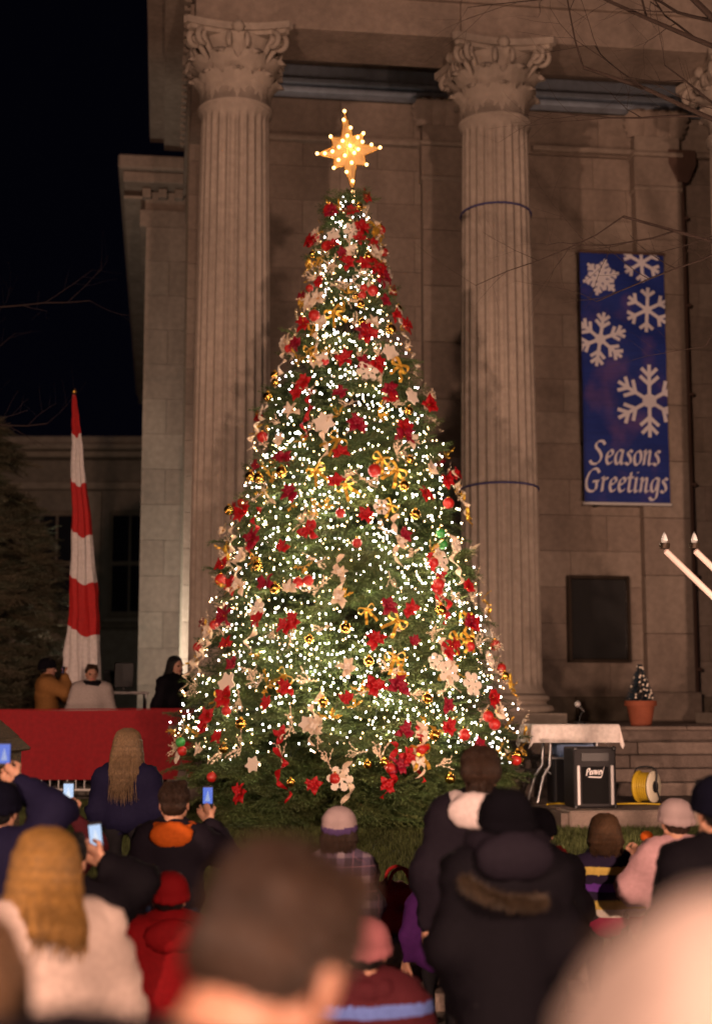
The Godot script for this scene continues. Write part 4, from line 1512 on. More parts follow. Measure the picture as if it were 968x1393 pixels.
func barrier() -> void:
	var frames := []
	for k in 2:
		var t := thing("crowd_barrier", "white steel crowd barrier with upright bars behind the red cloth" if k == 0 else "white steel crowd barrier running out under the red cloth beside the wooden hut", "barrier", Vector3(-3.40 - k * 2.45, LAWN, -20.0 - 0.04 * k))
		var fr := begin()
		add_tube(fr, smooth_path([Vector3(-1.15, 0.16, 0), Vector3(-1.15, 1.10, 0), Vector3(-1.08, 1.20, 0), Vector3(1.08, 1.20, 0), Vector3(1.15, 1.10, 0), Vector3(1.15, 0.16, 0)], 3), [0.019], 8)
		part(t, "frame", done(fr), M.white_metal)
		part(t, "bottom_rail", tube([Vector3(-1.14, 0.17, 0), Vector3(1.14, 0.17, 0)], [0.017], 8), M.white_metal)
		for i in 19:
			part(t, "bar", tube([Vector3(-1.04 + i * 0.1155, 0.18, 0), Vector3(-1.04 + i * 0.1155, 1.19, 0)], [0.009], 6), M.white_metal)
		for s in [-0.8, 0.8]:
			part(t, "foot", tube([Vector3(s, 0.01, -0.32), Vector3(s, 0.10, -0.12), Vector3(s, 0.16, 0), Vector3(s, 0.10, 0.12), Vector3(s, 0.01, 0.32)], [0.016], 6), M.white_metal)
		frames.append(t)
	# red cloth hung over both barriers
	var st := begin()
	st.set_smooth_group(0)
	var w := 5.1
	for side in 2:
		for i in 60:
			for j in 8:
				var q := []
				for k in [[i, j], [i, j + 1], [i + 1, j + 1], [i + 1, j]]:
					var x: float = -w / 2 + w * k[0] / 60.0
					var v: float = k[1] / 8.0
					var sag := -0.022 * absf(sin(x * 1.37)) * v
					q.append(Vector3(x, v * 0.93 + sag * 0.6, 0.040 + 0.016 * noise.get_noise_2d(x * 2.5, v * 2.0) + (0.022 * sin(x * 7.0) + 0.012 * sin(x * 17.0 + 1.0)) * (1.0 - v) + 0.006 * sin(x * 5.0 + v * 9.0) - (0.004 if side else 0.0)))
				if side == 0:
					quad(st, q[0], q[1], q[2], q[3])
				else:
					quad(st, q[0], q[3], q[2], q[1])
	add_box(st, Vector3(0, 0.935, 0.0), Vector3(w, 0.014, 0.09), 0.004)
	var c := part(self, "red_cloth", done(st), M.banner_red, Transform3D(Basis(Vector3.BACK, 0.006), Vector3(-4.72, LAWN + 0.30, -19.99)))
	tag(c, "long plain red cloth hung over the crowd barriers", "cloth")

# ---------------------------------------------------------------- menorah, table, gear

func menorah() -> void:
	var c := Vector3(3.80, LAWN, -13.0)
	var t := thing("menorah", "large pinkish menorah with straight slanting arms and small candle bulbs", "menorah", c)
	var tip := 3.02 - LAWN
	part(t, "stem", box(0.075, tip - 0.1, 0.075, 0.012), M.candle_arm, at(0, (tip + 0.1) * 0.5, 0))
	part(t, "base", lathe([Vector2(0, 0), Vector2(0.45, 0), Vector2(0.45, 0.05), Vector2(0.2, 0.16), Vector2(0.08, 0.2), Vector2(0, 0.2)], 20, false), M.candle_arm)
	var cup := lathe([Vector2(0, -0.03), Vector2(0.045, -0.03), Vector2(0.05, 0.015), Vector2(0.0, 0.015)], 12, false)
	var flame := lathe([Vector2(0, 0), Vector2(0.026, 0.01), Vector2(0.030, 0.035), Vector2(0.016, 0.08), Vector2(0, 0.11)], 12)
	for k in range(-4, 5):
		if k != 0:
			var x := k * 0.265
			var s := signf(x)
			var l := Vector2(absf(x), absf(x)).length()
			part(t, "arm", box(l, 0.052, 0.045, 0.012), M.candle_arm, Transform3D(Basis(Vector3.BACK, s * PI / 4), Vector3(x * 0.5, tip - 0.06 - absf(x) * 0.5, 0.0)))
		var y := tip - 0.015 if k else tip + 0.08
		part(t, "cup", cup, M.bronze, at(k * 0.265, y, 0))
		part(t, "candle_bulb", flame, M.bulb_candle, at(k * 0.265, y + 0.012, 0))

func table_and_gear() -> void:
	var f := building_frame()
	var turn := f.basis.get_euler().y
	# folding table with a white cloth
	var t := thing("folding_table", "grey folding table under a white cloth on the landing", "table", Vector3(2.43, LANDING, -16.95), turn)
	part(t, "tabletop", box(1.0, 0.03, 0.55, 0.008), M.pale_plastic, at(0, 0.86, 0))
	for s in [-1, 1]:
		part(t, "leg", tube([Vector3(s * 0.44, 0.012, 0.22 * s), Vector3(s * 0.36, 0.30, 0.18 * s), Vector3(s * 0.28, 0.42, 0.16 * s), Vector3(s * 0.26, 0.84, 0.16 * s)], [0.018], 8), M.grey_metal)
		part(t, "leg", tube([Vector3(s * 0.44, 0.012, -0.22 * s), Vector3(s * 0.36, 0.30, -0.18 * s), Vector3(s * 0.28, 0.42, -0.16 * s), Vector3(s * 0.26, 0.84, -0.16 * s)], [0.018], 8), M.grey_metal)
	part(t, "brace", tube([Vector3(-0.27, 0.5, 0.16), Vector3(0.27, 0.5, 0.16)], [0.013], 6), M.grey_metal)
	part(t, "brace", tube([Vector3(-0.3, 0.38, 0.0), Vector3(0.1, 0.05, 0.1)], [0.010], 6), M.grey_metal)
	var st := begin()
	st.set_smooth_group(0)
	var nx := 40
	var nz := 24
	for side in 2:
		for i in nx:
			for j in nz:
				var q := []
				for k in [[i, j], [i, j + 1], [i + 1, j + 1], [i + 1, j]]:
					var u: float = (k[0] / float(nx) - 0.5) * 1.42
					var v: float = (k[1] / float(nz) - 0.5) * 0.97
					var ox := maxf(absf(u) - 0.505, 0.0)
					var oz := maxf(absf(v) - 0.28, 0.0)
					var ripple := 0.02 * sin(u * 19.0) * minf(oz * 8.0, 1.0)
					var px := signf(u) * (minf(absf(u), 0.505) + 0.10 * ox + 0.35 * ox * ox) + 0.012 * sin(v * 23.0) * minf(ox * 8.0, 1.0)
					var pz := signf(v) * (minf(absf(v), 0.28) + 0.08 * oz) + ripple
					q.append(Vector3(px, 0.882 - maxf(ox, oz) * 0.98 - 0.35 * minf(ox, oz) - (0.003 if side else 0.0), pz))
				if side == 0:
					quad(st, q[0], q[3], q[2], q[1])
				else:
					quad(st, q[0], q[1], q[2], q[3])
	var cl := part(self, "tablecloth", done(st), M.tablecloth, t.transform)
	tag(cl, "short white cloth draped over the folding table", "tablecloth")
	# microphone
	var mk := thing("microphone", "small silver microphone on a short bent stand on the white tablecloth", "microphone", t.transform * Vector3(0.10, 0.884, 0.05))
	part(mk, "base", lathe([Vector2(0, 0), Vector2(0.07, 0), Vector2(0.065, 0.02), Vector2(0.012, 0.03), Vector2(0, 0.03)], 16), M.black_metal)
	part(mk, "stand", tube(smooth_path([Vector3(0, 0.02, 0), Vector3(0.02, 0.09, 0), Vector3(0.04, 0.14, 0.02), Vector3(0.02, 0.19, 0.04)], 4), [0.008], 6), M.black_metal)
	part(mk, "handle", tube([Vector3(0.06, 0.14, 0.03), Vector3(0.0, 0.20, 0.05)], [0.013, 0.018], 8), M.chrome)
	var mh := SphereMesh.new()
	mh.radius = 0.036
	mh.height = 0.072
	part(mk, "head", mh, M.silver, at(-0.02, 0.222, 0.056))
	# plastic boxes under the table
	var tb := thing("storage_box", "pale blue plastic storage box under the folding table", "box", t.transform * Vector3(0.02, 0.0, -0.02), turn)
	part(tb, "stand_crate", box(0.5, 0.5, 0.3, 0.02), M.black_plastic, at(0, 0.252, 0))
	part(tb, "body", box(0.44, 0.24, 0.28, 0.03), M.blue_plastic, at(0.03, 0.63, 0))
	part(tb, "lid", box(0.47, 0.03, 0.31, 0.01), M.pale_plastic, at(0.03, 0.77, 0))
	# loudspeaker
	var sp := thing("loudspeaker", "black loudspeaker cabinet with two pale side strips and a silver logo", "speaker", Vector3(2.56, LANDING, -16.0), turn)
	var cab := begin()
	add_box(cab, Vector3(0, 0.325, -0.2), Vector3(0.47, 0.64, 0.40), 0.015)
	part(sp, "cabinet", done(cab), M.black_tolex)
	part(sp, "horn", prism(PackedVector2Array([Vector2(-0.15, 0.50), Vector2(-0.15, 0.585), Vector2(0.15, 0.585), Vector2(0.15, 0.50)]), 0.0, 0.012), M.black_plastic, at(0, 0, 0.002))
	part(sp, "grille", box(0.29, 0.39, 0.02, 0.006), M.speaker_cloth, at(0, 0.245, 0.008))
	for s in [-1, 1]:
		part(sp, "side_strip", box(0.035, 0.42, 0.02, 0.006), M.silver, at(s * 0.185, 0.245, 0.009))
		for e in [0.02, 0.63]:
			part(sp, "corner_guard", box(0.05, 0.05, 0.05, 0.012), M.black_plastic, at(s * 0.215, e, -0.015))
	# the logo's jagged script
	var lg := begin()
	for s in [[[0.0, 0.0], [0.10, 0.62], [0.30, 0.66], [0.32, 0.44], [0.07, 0.34]], [[0.34, 0.26], [0.50, 0.34], [0.46, 0.48], [0.36, 0.40], [0.34, 0.12], [0.52, 0.16]], [[0.78, 0.46], [0.60, 0.46], [0.58, 0.14], [0.74, 0.22], [0.82, 0.50], [0.82, 0.12]], [[0.92, 0.50], [0.98, 0.12], [1.14, 0.54]], [[1.18, 0.26], [1.34, 0.34], [1.30, 0.50], [1.20, 0.42], [1.18, 0.12], [1.36, 0.18]], [[1.42, 0.52], [1.52, 0.18], [1.72, 0.86], [1.52, 0.18], [1.40, -0.16], [0.2, -0.10]]]:
		for i in s.size() - 1:
			var a := Vector2(s[i][0], s[i][1])
			var b := Vector2(s[i + 1][0], s[i + 1][1])
			var o := (Vector2(0.05, 0.045) + (b - a).orthogonal().normalized().abs() * 0.01)
			quad(lg, Vector3((a - o).x, (a - o).y, 0), Vector3((b - o).x, (b - o).y, 0), Vector3((b + o).x, (b + o).y, 0), Vector3((a + o).x, (a + o).y, 0))
	part(sp, "logo", done(lg), M.silver, Transform3D(Basis.IDENTITY.scaled(Vector3.ONE * 0.115), Vector3(-0.10, 0.345, 0.021)))
	# cord reel
	var cr := thing("cord_reel", "yellow extension cord reel with a dark hub standing by the steps", "cord reel", Vector3(3.25, LANDING, -16.75), turn - 0.75)
	cr.scale = Vector3.ONE * 0.88
	for s in [-1, 1]:
		var ring := lathe([Vector2(0.05, -0.02), Vector2(0.19, -0.02), Vector2(0.205, 0.0), Vector2(0.19, 0.02), Vector2(0.05, 0.02)], 28)
		part(cr, "flange", ring, M.yellow_plastic if s < 0 else M.pale_plastic, Transform3D(Basis(Vector3.BACK, PI / 2), Vector3(s * 0.10, 0.215, 0)))
		part(cr, "hub", lathe([Vector2(0, 0.03), Vector2(0.075, 0.03), Vector2(0.075, -0.03), Vector2(0, -0.03)], 18, false), M.black_plastic, Transform3D(Basis(Vector3.BACK, PI / 2), Vector3(s * 0.105, 0.215, 0)))
	for k in 6:
		var coil := []
		for i in 33:
			coil.append(Vector3(-0.075 + k * 0.03, 0.215 + 0.165 * sin(TAU * i / 32.0), 0.165 * cos(TAU * i / 32.0)))
		part(cr, "cord_turn", tube(coil, [0.016], 6), M.yellow_plastic)
	part(cr, "stand", tube(smooth_path([Vector3(-0.13, 0.012, -0.15), Vector3(-0.14, 0.215, 0), Vector3(-0.13, 0.44, 0), Vector3(0.13, 0.44, 0), Vector3(0.14, 0.215, 0), Vector3(0.13, 0.012, -0.15)], 4), [0.011], 6), M.black_metal)
	part(cr, "foot", tube([Vector3(-0.15, 0.012, 0.14), Vector3(0.15, 0.012, 0.14)], [0.011], 6), M.black_metal)
	var cord := part(self, "extension_cord", tube(smooth_path([Vector3(2.10, LANDING + 0.012, -16.45), Vector3(2.25, LANDING + 0.012, -16.6), Vector3(2.4, LANDING + 0.012, -16.42), Vector3(2.8, LANDING + 0.012, -16.5), Vector3(3.15, LANDING + 0.012, -16.6), Vector3(3.55, LANDING + 0.012, -16.3), Vector3(3.48, LANDING + 0.012, -16.15)], 8), [0.011], 6), M.yellow_plastic)
	tag(cord, "loose yellow extension cord lying on the landing under the table", "cord")
	# potted mini tree
	var p := thing("potted_tree", "terracotta pot with a small frosted cone tree on the terrace edge", "potted tree")
	p.transform = building_frame() * at(5.38, TERRACE + 0.004, 1.95)
	part(p, "pot", lathe([Vector2(0, 0), Vector2(0.135, 0), Vector2(0.185, 0.26), Vector2(0.215, 0.26), Vector2(0.215, 0.33), Vector2(0.185, 0.33), Vector2(0.17, 0.28), Vector2(0, 0.28)], 24, false), M.terracotta)
	part(p, "soil", lathe([Vector2(0.17, 0.285), Vector2(0, 0.30)], 16), M.soil)
	var cone := begin()
	cone.set_smooth_group(-1)
	for i in 900:
		var h := rng.randf()
		var a := rng.randf() * TAU
		var r := (1.0 - h) * 0.17 + 0.015
		var o := Vector3(cos(a) * r * 0.4, 0.31 + h * 0.50, sin(a) * r * 0.4)
		var d := Vector3(cos(a), rng.randf_range(-0.2, 0.7), sin(a)).normalized()
		var e := o + d * (r * 0.75 + 0.02)
		var side := d.cross(Vector3(rng.randf_range(-1, 1), rng.randf_range(-1, 1), rng.randf_range(-1, 1))).normalized() * 0.007
		cone.add_vertex(o - side); cone.add_vertex(e); cone.add_vertex(o + side)
	var fol := part(p, "foliage", done(cone), mat("mini_tree", 0.02, 0.035, 0.05, 0.7))
	fol.set_meta("kind", "stuff")
	var bit := SphereMesh.new()
	bit.radius = 0.016
	bit.height = 0.032
	bit.radial_segments = 8
	bit.rings = 4
	for i in 46:
		var h := rng.randf() * 0.95
		var a := rng.randf() * TAU
		var r := (1.0 - h) * 0.17 + 0.02
		part(p, "white_bead", bit, M.glitter_white, at(cos(a) * r, 0.32 + h * 0.5, sin(a) * r))
	# work lamp and gear on a small table behind the barrier
	var g := thing("gear_table", "small white table with a dark monitor behind the red cloth", "table", Vector3(-3.62, LANDING, -22.6), 0.2)
	part(g, "tabletop", box(0.9, 0.04, 0.5, 0.01), M.cloth_white, at(0, 1.28, 0))
	for x in [-0.4, 0.4]:
		for z in [-0.2, 0.2]:
			part(g, "leg", tube([Vector3(x, 0.01, z), Vector3(x, 1.27, z)], [0.018], 6), M.grey_metal)
	var mo := thing("monitor", "dark flat monitor standing on the small white table", "monitor", Vector3(-3.55, LANDING + 1.302, -22.65), 0.3)
	part(mo, "screen_panel", box(0.30, 0.38, 0.04, 0.01), M.black_plastic, at(0, 0.25, 0))
	part(mo, "foot", box(0.2, 0.02, 0.14, 0.006), M.black_plastic, at(0, 0.012, 0))
	part(mo, "neck", box(0.05, 0.08, 0.03, 0.006), M.black_plastic, at(0, 0.055, -0.01))
	var wl := thing("work_light", "white floodlight on a short stand shining up at the courthouse corner", "lamp", Vector3(-3.93, LANDING, -24.1))
	part(wl, "stand", tube([Vector3(0, 0.02, 0), Vector3(0, 1.45, 0)], [0.018], 8), M.black_metal)
	for k in 3:
		var a := TAU * k / 3.0
		part(wl, "leg", tube([Vector3(0, 0.5, 0), Vector3(cos(a) * 0.4, 0.012, sin(a) * 0.4)], [0.012], 6), M.black_metal)
	var aim := Vector3(0.03, 0.55, -1.0).normalized()
	var hb := Basis.looking_at(aim, Vector3.UP)
	part(wl, "housing", box(0.34, 0.24, 0.08, 0.015), M.black_metal, Transform3D(hb, Vector3(0, 1.55, 0)))
	part(wl, "lamp_panel", box(0.28, 0.18, 0.012, 0.003), M.lamp_white, Transform3D(hb, Vector3(0, 1.55, 0) + aim * 0.05))
	var l := SpotLight3D.new()
	l.name = "work_light_beam"
	l.light_color = Color(1.0, 0.96, 0.88)
	l.light_energy = 15.0
	l.light_size = 0.1
	l.spot_range = 60.0
	l.spot_attenuation = 2.0
	l.spot_angle = 62.0
	l.spot_angle_attenuation = 0.4
	l.shadow_enabled = true
	wl.add_child(l)
	l.transform = Transform3D(hb, Vector3(0, 1.55, 0) + aim * 0.07)

func wooden_stall() -> void:
	var t := thing("wooden_hut", "small wooden hut with a pitched plank roof at the barrier", "hut", Vector3(-3.22, LAWN, -12.0))
	for k in 7:
		part(t, "wall_plank", box(0.9, 0.13, 0.7, 0.008), M.wood, at(0, 0.07 + k * 0.134, 0))
	for s in [-1, 1]:
		for k in 5:
			var d := 0.06 + k * 0.132
			part(t, "roof_plank", box(0.135, 0.03, 0.95, 0.006), M.wood, Transform3D(Basis(Vector3.BACK, -s * 0.72), Vector3(s * d * 0.752, 1.36 - d * 0.66 + 0.006 * (k % 2), 0)))
	part(t, "gable", prism(PackedVector2Array([Vector2(-0.44, 0.94), Vector2(0, 1.32), Vector2(0.44, 0.94)]), -0.33, 0.33), M.wood)

# ---------------------------------------------------------------- smooth bodies: a distance field meshed as surface nets

func cap(a: Vector3, b: Vector3, ra: float, rb: float, m := 0, squash := Vector3.ONE, turn := Basis.IDENTITY) -> Dictionary:
	# a tapered capsule; squash scales its roundness along the axes of turn
	var s := Basis.from_scale(Vector3.ONE / squash) * turn.transposed()
	return {"a": a, "b": b, "ra": ra, "rb": rb, "m": m, "s": s, "plain": squash == Vector3.ONE, "ext": maxf(squash.x, maxf(squash.y, squash.z)), "op": 0}

func egg(c: Vector3, r: Vector3, m := 0, turn := Basis.IDENTITY) -> Dictionary:
	var k := minf(r.x, minf(r.y, r.z))
	return cap(c, c, k, k, m, r / k, turn)

func carve(p: Dictionary) -> Dictionary:
	p.op = 1
	return p

func cut(n: Vector3, c: float) -> Dictionary:
	# keeps the side where n . p < c
	return {"a": n, "ra": c, "op": 2}

func field(prims: Array, cell: float, k: float) -> Dictionary:
	var lo := Vector3(1e9, 1e9, 1e9)
	var hi := -lo
	for p in prims:
		if p.op == 0:
			var r: Vector3 = Vector3.ONE * (maxf(p.ra, p.rb) * p.ext + cell * 2.5)
			lo = lo.min(p.a - r).min(p.b - r)
			hi = hi.max(p.a + r).max(p.b + r)
	var nx := int((hi.x - lo.x) / cell) + 2
	var ny := int((hi.y - lo.y) / cell) + 2
	var nz := int((hi.z - lo.z) / cell) + 2
	var f := PackedFloat32Array()
	f.resize(nx * ny * nz)
	f.fill(10.0)
	var mid := PackedByteArray()
	mid.resize(nx * ny * nz)
	var margin := k + cell * 2.5
	for p in prims:
		if p.op == 2:
			var n: Vector3 = p.a
			for z in nz:
				for y in ny:
					for x in nx:
						var i := x + nx * (y + ny * z)
						if f[i] < 1.0:
							f[i] = maxf(f[i], n.dot(lo + Vector3(x, y, z) * cell) - p.ra)
			continue
		var a: Vector3 = p.a
		var b: Vector3 = p.b
		var s: Basis = p.s
		var plain: bool = p.plain
		var ra: float = p.ra
		var dr: float = p.rb - p.ra
		var op: int = p.op
		var m: int = p.m
		var ab := b - a if plain else s * (b - a)
		var il := 1.0 / maxf(ab.length_squared(), 1e-9)
		var r: Vector3 = Vector3.ONE * (maxf(p.ra, p.rb) * p.ext + margin * (1.0 if plain else p.ext * 0.6 + 0.4))
		var c0: Vector3 = (a.min(b) - r - lo) / cell
		var c1: Vector3 = (a.max(b) + r - lo) / cell
		var x0 := maxi(0, int(c0.x))
		var x1 := mini(nx, int(c1.x) + 1)
		for z in range(maxi(0, int(c0.z)), mini(nz, int(c1.z) + 1)):
			for y in range(maxi(0, int(c0.y)), mini(ny, int(c1.y) + 1)):
				var i := x0 + nx * (y + ny * z)
				for x in range(x0, x1):
					var q := lo + Vector3(x, y, z) * cell - a
					if not plain:
						q = s * q
					var t := clampf(q.dot(ab) * il, 0.0, 1.0)
					var d := (q - ab * t).length() - (ra + dr * t)
					var old := f[i]
					if op == 0:
						if d < old:
							mid[i] = m
						var h := k - absf(old - d)
						f[i] = minf(old, d) if h <= 0.0 else minf(old, d) - h * h / k * 0.25
					elif -d > old:
						f[i] = -d
					i += 1
	# surface nets
	var verts := PackedVector3Array()
	var vm := PackedByteArray()
	var ids := PackedInt32Array()
	ids.resize(nx * ny * nz)
	ids.fill(-1)
	var off := [0, 1, nx, nx + 1, nx * ny, nx * ny + 1, nx * ny + nx, nx * ny + nx + 1]
	var edges := [[0, 1], [2, 3], [4, 5], [6, 7], [0, 2], [1, 3], [4, 6], [5, 7], [0, 4], [1, 5], [2, 6], [3, 7]]
	var corner := []
	for i in 8:
		corner.append(Vector3(i & 1, (i >> 1) & 1, (i >> 2) & 1))
	var near := cell * 2.0
	for z in nz - 1:
		for y in ny - 1:
			var i := nx * (y + ny * z) - 1
			for x in nx - 1:
				i += 1
				var f0 := f[i]
				if f0 > near or f0 < -near:
					continue
				var neg := 0
				for c in 8:
					if f[i + off[c]] < 0.0:
						neg += 1
				if neg == 0 or neg == 8:
					continue
				var sum := Vector3.ZERO
				var n := 0
				for e in edges:
					var fa := f[i + off[e[0]]]
					var fb := f[i + off[e[1]]]
					if (fa < 0.0) != (fb < 0.0):
						var ca: Vector3 = corner[e[0]]
						sum += ca.lerp(corner[e[1]], fa / (fa - fb))
						n += 1
				ids[i] = verts.size()
				verts.append(lo + (Vector3(x, y, z) + sum / n) * cell)
				vm.append(mid[i + off[7]] if f[i + off[7]] < 0.0 else mid[i])
	var normals := PackedVector3Array()
	normals.resize(verts.size())
	var faces := {}
	var strides := [1, nx, nx * ny]
	var axes := [Vector3.RIGHT, Vector3.UP, Vector3.BACK]
	for z in range(1, nz - 1):
		for y in range(1, ny - 1):
			var i := nx * (y + ny * z)
			for x in range(1, nx - 1):
				i += 1
				var f0 := f[i]
				if f0 > near or f0 < -near:
					continue
				for ax in 3:
					var f1 := f[i + strides[ax]]
					if (f0 < 0.0) == (f1 < 0.0):
						continue
					var u: int = strides[(ax + 1) % 3]
					var v: int = strides[(ax + 2) % 3]
					var a := ids[i]
					var b := ids[i - u]
					var c := ids[i - u - v]
					var d := ids[i - v]
					if a < 0 or b < 0 or c < 0 or d < 0:
						continue
					var out: Vector3 = axes[ax] if f0 < 0.0 else -axes[ax]
					var nrm := (verts[c] - verts[a]).cross(verts[b] - verts[a]) + (verts[d] - verts[a]).cross(verts[c] - verts[a])
					if nrm.dot(out) < 0.0:
						var s := b
						b = d
						d = s
						nrm = -nrm
					for w in [a, b, c, d]:
						normals[w] += nrm
					if not faces.has(vm[a]):
						faces[vm[a]] = PackedInt32Array()
					faces[vm[a]].append_array(PackedInt32Array([a, b, c, a, c, d]))
	for i in normals.size():
		normals[i] = normals[i].normalized()
	return {"v": verts, "n": normals, "f": faces}

func folds(fd: Dictionary, amount: float, freq: Vector3, roll := 0.0, roll_freq := 0.0) -> void:
	# cloth folds and quilting: pushes the skin in and out along its normals
	for i in fd.v.size():
		var p: Vector3 = fd.v[i]
		var d := amount * (noise.get_noise_3d(p.x * freq.x, p.y * freq.y, p.z * freq.z) + 0.6 * noise.get_noise_3d(p.x * freq.x * 2.6 + 5.0, p.y * freq.y * 2.2, p.z * freq.z * 2.6))
		if roll > 0.0:
			d += roll * (absf(sin(p.y * roll_freq + 0.6 * sin(p.x * 9.0))) - 0.6)
		fd.v[i] = p + fd.n[i] * d

func add_field(mesh: ArrayMesh, fd: Dictionary, mats: Dictionary, t := Transform3D.IDENTITY, mirror := false) -> void:
	var v := PackedVector3Array()
	var n := PackedVector3Array()
	var nb := t.basis.orthonormalized()
	v.resize(fd.v.size())
	n.resize(fd.v.size())
	for i in fd.v.size():
		var p: Vector3 = fd.v[i]
		var q: Vector3 = fd.n[i]
		if mirror:
			p.x = -p.x
			q.x = -q.x
		v[i] = t * p
		n[i] = nb * q
	for m in fd.f:
		var idx: PackedInt32Array = fd.f[m]
		if mirror:
			idx = idx.duplicate()
			for i in range(0, idx.size(), 3):
				var s := idx[i]
				idx[i] = idx[i + 1]
				idx[i + 1] = s
		# keep only this surface's own vertices
		var remap := {}
		var vv := PackedVector3Array()
		var nn := PackedVector3Array()
		var out := PackedInt32Array()
		out.resize(idx.size())
		for i in idx.size():
			var k := idx[i]
			if not remap.has(k):
				remap[k] = vv.size()
				vv.append(v[k])
				nn.append(n[k])
			out[i] = remap[k]
		var arr := []
		arr.resize(Mesh.ARRAY_MAX)
		arr[Mesh.ARRAY_VERTEX] = vv
		arr[Mesh.ARRAY_NORMAL] = nn
		arr[Mesh.ARRAY_INDEX] = out
		mesh.add_surface_from_arrays(Mesh.PRIMITIVE_TRIANGLES, arr)
		mesh.surface_set_material(mesh.get_surface_count() - 1, mats[m])

func make_templates() -> void:
	# head: chin at -0.5, crown at 0.5, facing -z
	var hp := [
		egg(Vector3(0, 0.13, 0.06), Vector3(0.335, 0.36, 0.415)),
		egg(Vector3(0, -0.10, -0.10), Vector3(0.275, 0.34, 0.27)),
		cap(Vector3(-0.12, -0.34, -0.16), Vector3(0.12, -0.34, -0.16), 0.12, 0.12),
		egg(Vector3(0, -0.41, -0.27), Vector3(0.10, 0.085, 0.09)),
		cap(Vector3(-0.20, -0.22, 0.02), Vector3(0.20, -0.22, 0.02), 0.11, 0.11),
		cap(Vector3(-0.13, 0.07, -0.315), Vector3(0.13, 0.07, -0.315), 0.045, 0.045),
		carve(egg(Vector3(-0.135, 0.0, -0.405), Vector3(0.085, 0.055, 0.06))),
		carve(egg(Vector3(0.135, 0.0, -0.405), Vector3(0.085, 0.055, 0.06))),
		cap(Vector3(0, 0.03, -0.36), Vector3(0, -0.15, -0.435), 0.030, 0.052),
		egg(Vector3(-0.05, -0.155, -0.385), Vector3(0.042, 0.034, 0.045)),
		egg(Vector3(0.05, -0.155, -0.385), Vector3(0.042, 0.034, 0.045)),
		cap(Vector3(-0.075, -0.262, -0.345), Vector3(0.075, -0.262, -0.345), 0.022, 0.022, 5),
		cap(Vector3(-0.06, -0.305, -0.34), Vector3(0.06, -0.305, -0.34), 0.026, 0.026, 5),
		egg(Vector3(-0.135, -0.005, -0.325), Vector3(0.055, 0.042, 0.045), 4),
		egg(Vector3(0.135, -0.005, -0.325), Vector3(0.055, 0.042, 0.045), 4),
		egg(Vector3(-0.345, -0.05, 0.05), Vector3(0.035, 0.13, 0.075)),
		egg(Vector3(0.345, -0.05, 0.05), Vector3(0.035, 0.13, 0.075)),
		cap(Vector3(0, -0.15, 0.10), Vector3(0, -0.55, 0.13), 0.24, 0.25),
	]
	head_shape = field(hp, 0.026, 0.05)
	# right hand: wrist at the origin, fingers along -y, palm facing -z, thumb towards -x; length 1
	for grip in 2:
		var p := [cap(Vector3(-0.10, -0.12, 0), Vector3(-0.14, -0.46, 0), 0.13, 0.12, 0, Vector3(1, 1, 0.75)), cap(Vector3(0.10, -0.12, 0), Vector3(0.14, -0.44, 0), 0.12, 0.11, 0, Vector3(1, 1, 0.75)), cap(Vector3(0, 0.1, 0), Vector3(0, -0.12, 0), 0.13, 0.14, 0, Vector3(1, 1, 0.8))]
		var lens := [0.40, 0.45, 0.42, 0.33]
		for i in 4:
			var o := Vector3(-0.175 + i * 0.115, -0.48 + 0.02 * absf(i - 1.3), 0)
			var bend := 0.25 if grip == 0 else 0.75
			var ang := 0.15 if grip == 0 else 0.5
			var l: float = lens[i]
			var r := 0.052 - 0.003 * i
			for s in 3:
				var d := Vector3(0.03 * (i - 1.5), -cos(ang), -sin(ang)).normalized()
				var e: Vector3 = o + d * l * [0.44, 0.31, 0.25][s]
				p.append(cap(o, e, r, r * 0.92))
				o = e
				r *= 0.92
				ang += bend
		var th := Vector3(-0.20, -0.20, -0.02)
		var t1 := th + (Vector3(-0.17, -0.15, -0.06) if grip == 0 else Vector3(-0.10, -0.13, -0.15))
		var t2 := t1 + (Vector3(-0.05, -0.16, -0.06) if grip == 0 else Vector3(0.04, -0.16, -0.08))
		p.append(cap(th, t1, 0.085, 0.062))
		p.append(cap(t1, t2, 0.060, 0.048))
		if grip == 0:
			hand_relaxed = field(p, 0.028, 0.025)
		else:
			hand_grip = field(p, 0.028, 0.025)

# ---------------------------------------------------------------- one person

func limb_mid(a: Vector3, b: Vector3, l: float, pole: Vector3) -> Vector3:
	# the joint between two bones of length l that reach from a to b, bent towards pole
	var d := (b - a)
	var half := minf(d.length() * 0.5, l * 0.999)
	var n := d.normalized()
	var p := (pole - n * pole.dot(n)).normalized()
	return a + n * half + p * sqrt(maxf(l * l - half * half, 0.0))

